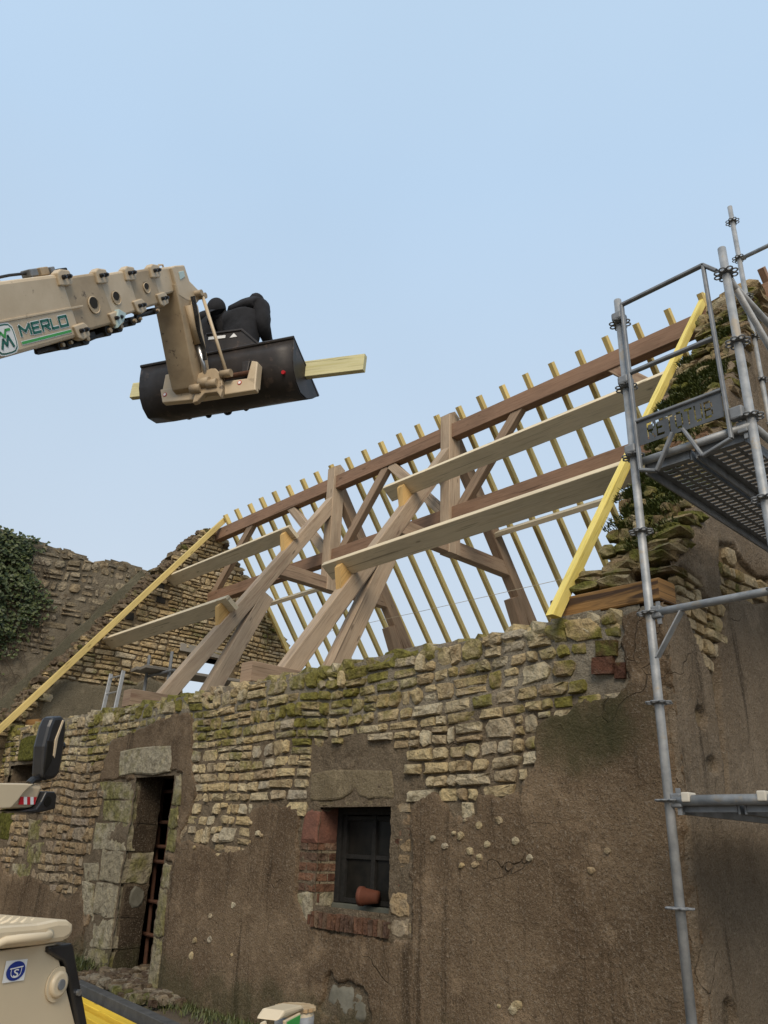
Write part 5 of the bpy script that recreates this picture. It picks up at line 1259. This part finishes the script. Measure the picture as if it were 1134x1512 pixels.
# stabiliser leg
SS = -1.69
mb = MB(); tube(mb, [mf(SS, 3.66, -.05), mf(SS, 3.66, .71), mf(SS, 3.66, .722)], [.084, .084, .08], 24); SLg = smooth_cyl(put('stabiliser_leg', mb, M_beige_l, TH))
mb = MB(); tube(mb, [mf(SS, 3.66, .64), mf(SS, 3.66, .705)], .0862, 24); smooth_cyl(put('sleeve', mb, M_galv, SLg))
P = []
for k in range(36): P.append((SS+(.093 if k % 2 else .085)*math.cos(2*math.pi*k/36), 3.66+(.093 if k % 2 else .085)*math.sin(2*math.pi*k/36)))
mb = MB(); n = len(P); mb.add([mf(a, b, .723) for a, b in P]+[mf(a, b, .737) for a, b in P], [tuple(range(n, 2*n))]+[(i, (i+1) % n, n+(i+1) % n, n+i) for i in range(n)]); put('toothed_lid', mb, simple('rusty_cream', (.52, .43, .28), (.30, .18, .08), 9, .7), SLg)
mb = MB(); prism(mb, [(3.34, .735), (3.40, .764), (3.57, .758), (3.61, .738)], lambda a, b, d: mf(d, a, b), SS-.03, SS+.075); fix(put('lid_flap', mb, M_beige_l, SLg, bevel=.01))
mb = MB(); prism(mb, [(3.40, .728), (3.55, .735), (3.545, .69), (3.52, .672), (3.42, .680)], lambda a, b, d: mf(d, a, b), SS+.066, SS+.080); fix(put('lid_lip', mb, M_beige_l, SLg, bevel=.004))
mb = MB(); prism(mb, [(3.415, .722), (3.54, .728), (3.535, .69), (3.515, .677), (3.425, .684)], lambda a, b, d: mf(d, a, b), SS+.075, SS+.083); fix(put('green_sticker', mb, M_lgreen, SLg))
mb = MB(); tube(mb, [mf(SS+.02, 3.32, .73), mf(SS+.03, 3.33, .695), mf(SS+.03, 3.39, .655), mf(SS+.02, 3.48, .64), mf(SS+.02, 3.58, .65)], .013, 8); put('hose', mb, M_beige_l, SLg)
mb = MB(); prism(mb, [(2.2, .15), (3.75, .15), (3.75, .42), (2.2, .42)], lambda a, b, d: mf(d, a, b), -2.43, -1.62); fix(put('outrigger_beam', mb, M_beige_d, TH, bevel=.01))

# ---- timber carried across the bucket
tag(put('timber_beam', beam(MB(), mf(-5.95, 6.80, 6.53), mf(-2.82, 6.80, 6.35), .07, .21, (0, 0, 1), .004), M_purl_g, None, base=mf(-4.4, 6.8, 6.44)), 'long greenish yellow timber carried across the raised black bucket', 'timber')

# ---- two people standing in the bucket, backs to the camera
def person(label, s_, b_, z_, lean, hood, yaw=0., k=1.):
    T = thing('person', label, 'person', mf(s_, b_, z_))
    cz, sz = math.cos(yaw), math.sin(yaw)
    def L(x, y, z2): x, y = x*cz-y*sz, x*sz+y*cz; return mf(s_+x*k, b_+y*k, z_+z2*k)-T.location
    V = [((0, 0, .90), .20, .16), ((0, .0+lean*.3, 1.12), .215, .165), ((0, .0+lean*.8, 1.34), .225, .165), ((0, .04+lean*1.15, 1.47), .16, .13), ((0, .10+lean*1.6, 1.54), .10, .095), ((0, .16+lean*2., 1.60), .10, .10), ((0, .18+lean*2.15, 1.67), .075, .075)]
    Eg = [(0, 1), (1, 2), (2, 3), (3, 4), (4, 5), (5, 6)]
    for sg in (-1, 1):
        o = len(V)
        V += [((sg*.17, .03+lean, 1.40), .125, .125), ((sg*.235, .02+lean*.9, 1.24), .10, .11), ((sg*.255, .03+lean*.8, 1.08), .085, .09), ((sg*.22, .22+lean, 1.0), .06, .06), ((sg*.17, .36+lean, .98), .045, .045),
              ((sg*.10, .0, .84), .115, .115), ((sg*.12, .03, .48), .075, .075), ((sg*.12, -.01, .10), .055, .055), ((sg*.13, .12, .05), .05, .045)]
        Eg += [(3, o), (o, o+1), (o+1, o+2), (o+2, o+3), (o+3, o+4), (0, o+5), (o+5, o+6), (o+6, o+7), (o+7, o+8)]
    me = bpy.data.meshes.new('body'); me.from_pydata([tuple(L(*v[0])) for v in V], Eg, [])
    ob = bpy.data.objects.new('body', me); col.objects.link(ob); ob.parent = T
    me.materials.append(M_cloth)
    sk = ob.modifiers.new('skin', 'SKIN'); sk.use_smooth_shade = True
    for i, v in enumerate(V): me.skin_vertices[0].data[i].radius = (v[1]*k, v[2]*k); me.skin_vertices[0].data[i].use_root = (i == 0)
    sb_ = ob.modifiers.new('sub', 'SUBSURF'); sb_.levels = 2; sb_.render_levels = 2
    tx = bpy.data.textures.new('folds', 'CLOUDS'); tx.noise_scale = .16
    dm = ob.modifiers.new('folds', 'DISPLACE'); dm.texture = tx; dm.strength = .035; dm.mid_level = .5
    def ell(name, c, r_, mat, n=14, m=10, cut=None):
        mb = MB(); vs_ = []; fs_ = []
        for i in range(m+1):
            t_ = math.pi*i/m
            for j in range(n):
                p_ = 2*math.pi*j/n; vs_.append(L(c[0]+r_[0]*math.sin(t_)*math.cos(p_), c[1]+r_[1]*math.sin(t_)*math.sin(p_), c[2]+r_[2]*math.cos(t_))+T.location)
        for i in range(m):
            for j in range(n):
                if cut and cut(j/n, i/m): continue
                fs_.append((i*n+j, i*n+(j+1) % n, (i+1)*n+(j+1) % n, (i+1)*n+j))
        return put(name, mb.add(vs_, fs_), mat, T, smooth=True)
    hc = (0, .16+lean*2.05, 1.68 if hood else 1.61)
    ell('face', (0, hc[1]+.035, hc[2]-.01), (.072, .085, .105), M_skin)
    ell('nose', (0, hc[1]+.125, hc[2]-.01), (.013, .016, .022), M_skin, 8, 6)
    if hood: ell('hood', (0, hc[1]-.03, hc[2]+.01), (.125, .13, .155), M_cloth, 18, 12, lambda u, v: .16 < u < .34 and .28 < v < .8)
    else: ell('beanie', (0, hc[1]-.01, hc[2]+.035), (.092, .105, .10), M_cloth)
    for sg in (-1, 1):       # gloved hands, five fingers each, on the beam
        w0 = Vector((sg*.19, .38+lean, .97)); mb = MB()
        tube(mb, [L(*w0)+T.location, L(w0.x-sg*.005, w0.y+.05, w0.z-.02)+T.location, L(w0.x-sg*.01, w0.y+.09, w0.z-.035)+T.location], [.034, .042, .036], 10)
        for f_ in range(4):
            x = w0.x+(f_-1.5)*.019; ln = (.065, .075, .072, .058)[f_]
            tube(mb, [L(x, w0.y+.08, w0.z-.03)+T.location, L(x, w0.y+.08+ln*.6, w0.z-.045)+T.location, L(x, w0.y+.08+ln*.75, w0.z-.045-ln*.5)+T.location], [.011, .010, .008], 6)
        tube(mb, [L(w0.x-sg*.03, w0.y+.03, w0.z-.02)+T.location, L(w0.x-sg*.055, w0.y+.065, w0.z-.03)+T.location, L(w0.x-sg*.05, w0.y+.095, w0.z-.045)+T.location], [.013, .011, .009], 6)
        put('glove', mb, M_rub, T, smooth=True)
    return T
person('person in black hoodie with the hood up, standing left in the raised bucket', -5.02, 6.88, 6.06, .0, True, .15, 1.0)
person('person in black padded jacket bending forward, seen from behind in the raised bucket', -4.50, 6.86, 6.04, .02, False, -.1, 1.06)

# ================================================================== yard: stacked timber, rubble, weeds
timber('timber_beam', 'charcoal grey weathered beam nearest the wall in the yard stack', 'timber', (-8.0, 3.78, .075), (-4.2, 3.40, .075), .10, .15, M_char, (0, 0, 1), 'timbers stacked in the yard', .005)
timber('timber_beam', 'bright yellow timber lying right beside the charcoal beam', 'timber', (-7.6, 3.60, .045), (-4.0, 3.24, .045), .085, .09, M_yel, (0, 0, 1), 'timbers stacked in the yard', .005)
timber('timber_beam', 'bright yellow timber at the front of the yard stack beside the machine', 'timber', (-7.4, 3.44, .03), (-4.0, 3.10, .03), .085, .09, M_yel, (0, 0, 1), 'timbers stacked in the yard', .005)
ry = random.Random(4); mb = MB()
for k in range(260):
    x = ry.uniform(-9.1, -7.2); y = 4.45-abs(ry.gauss(0, .14)); s_ = ry.choice((.03, .05, .05, .07, .1)); rock(mb, (x, y, .02+.06*ry.random()*(1 if -8.6 < x < -7.8 else .4)), (s_*1.3, s_, s_*.8), ry)
for k in range(120):
    x = ry.uniform(-8.8, -7.95); y = ry.uniform(4.4, 4.9); s_ = ry.choice((.04, .06, .08, .12)); rock(mb, (x, y, .04+.05*ry.random()), (s_*1.3, s_, s_*.8), ry)
o = put('rubble_heap', mb, stone_mat('rubble_mix', [(.10, .07, .05), (.16, .12, .08), (.28, .24, .18), (.12, .085, .06)], .2), None); tag(o, 'small heap of broken stone and earth at the foot of the doorway', 'rubble'); o['kind'] = 'stuff'
mb = MB()
def gfn():
    x = ry.uniform(-8.0, -4.6); y = 4.48-abs(ry.gauss(0, .16)); return (x, y, .0)
tufts(mb, gfn, 1900, .075, .0045, ry, 1.0)
def gfn2(): return (ry.gauss(-9.25, .15), 4.42-abs(ry.gauss(0, .06)), ry.uniform(0, .12))
tufts(mb, gfn2, 400, .10, .006, ry, .9)
o = put('grass', mb, M_grass, None); tag(o, 'ragged green weeds along the foot of the wall', 'grass'); o['kind'] = 'stuff'
# things inside the openings
for (x, y, z_, rot, lab) in ((-5.12, 4.80, 1.02, .25, 'terracotta pot lying on its side on the dark window sill, left of the two'), (-4.98, 4.83, 1.025, -.1, 'terracotta pot on the dark window sill, right of the two')):
    pass
def pot(c, axis, lab, grp):
    c = Vector(c); d = Vector(axis).normalized(); mb = MB()
    tube(mb, [c, c+d*.001, c+d*.13, c+d*.131, c+d*.165, c+d*.164, c+d*.02], [.002, .045, .062, .070, .072, .060, .038], 20, cap=False); return tag(smooth_cyl(put('flower_pot', mb, M_terra, None, base=c)), lab, 'flower pot', grp)
pot((-4.90, 4.665, 1.028), (-.8, -.30, 0), 'terracotta pot lying on its side on the window sill, mouth to the left', None)
LDR = thing('steel_frame', 'rusty steel tube frame standing inside the dark doorway', 'steel frame', (-8.85, 4.95, 0))
for x, x2 in ((-9.08, -8.92), (-8.80, -8.76)):
    mb = MB(); tube(mb, [(x2, 4.97, 0), (x, 4.97, 2.3)], .022, 8); put('post', mb, M_rust, LDR)
for z_ in (.40, .73, 1.14, 1.30, 1.56, 1.90):
    mb = MB(); tube(mb, [(-9.2, 4.93, z_), (-8.55, 4.93, z_)], .021, 8); put('rung', mb, M_rust, LDR)
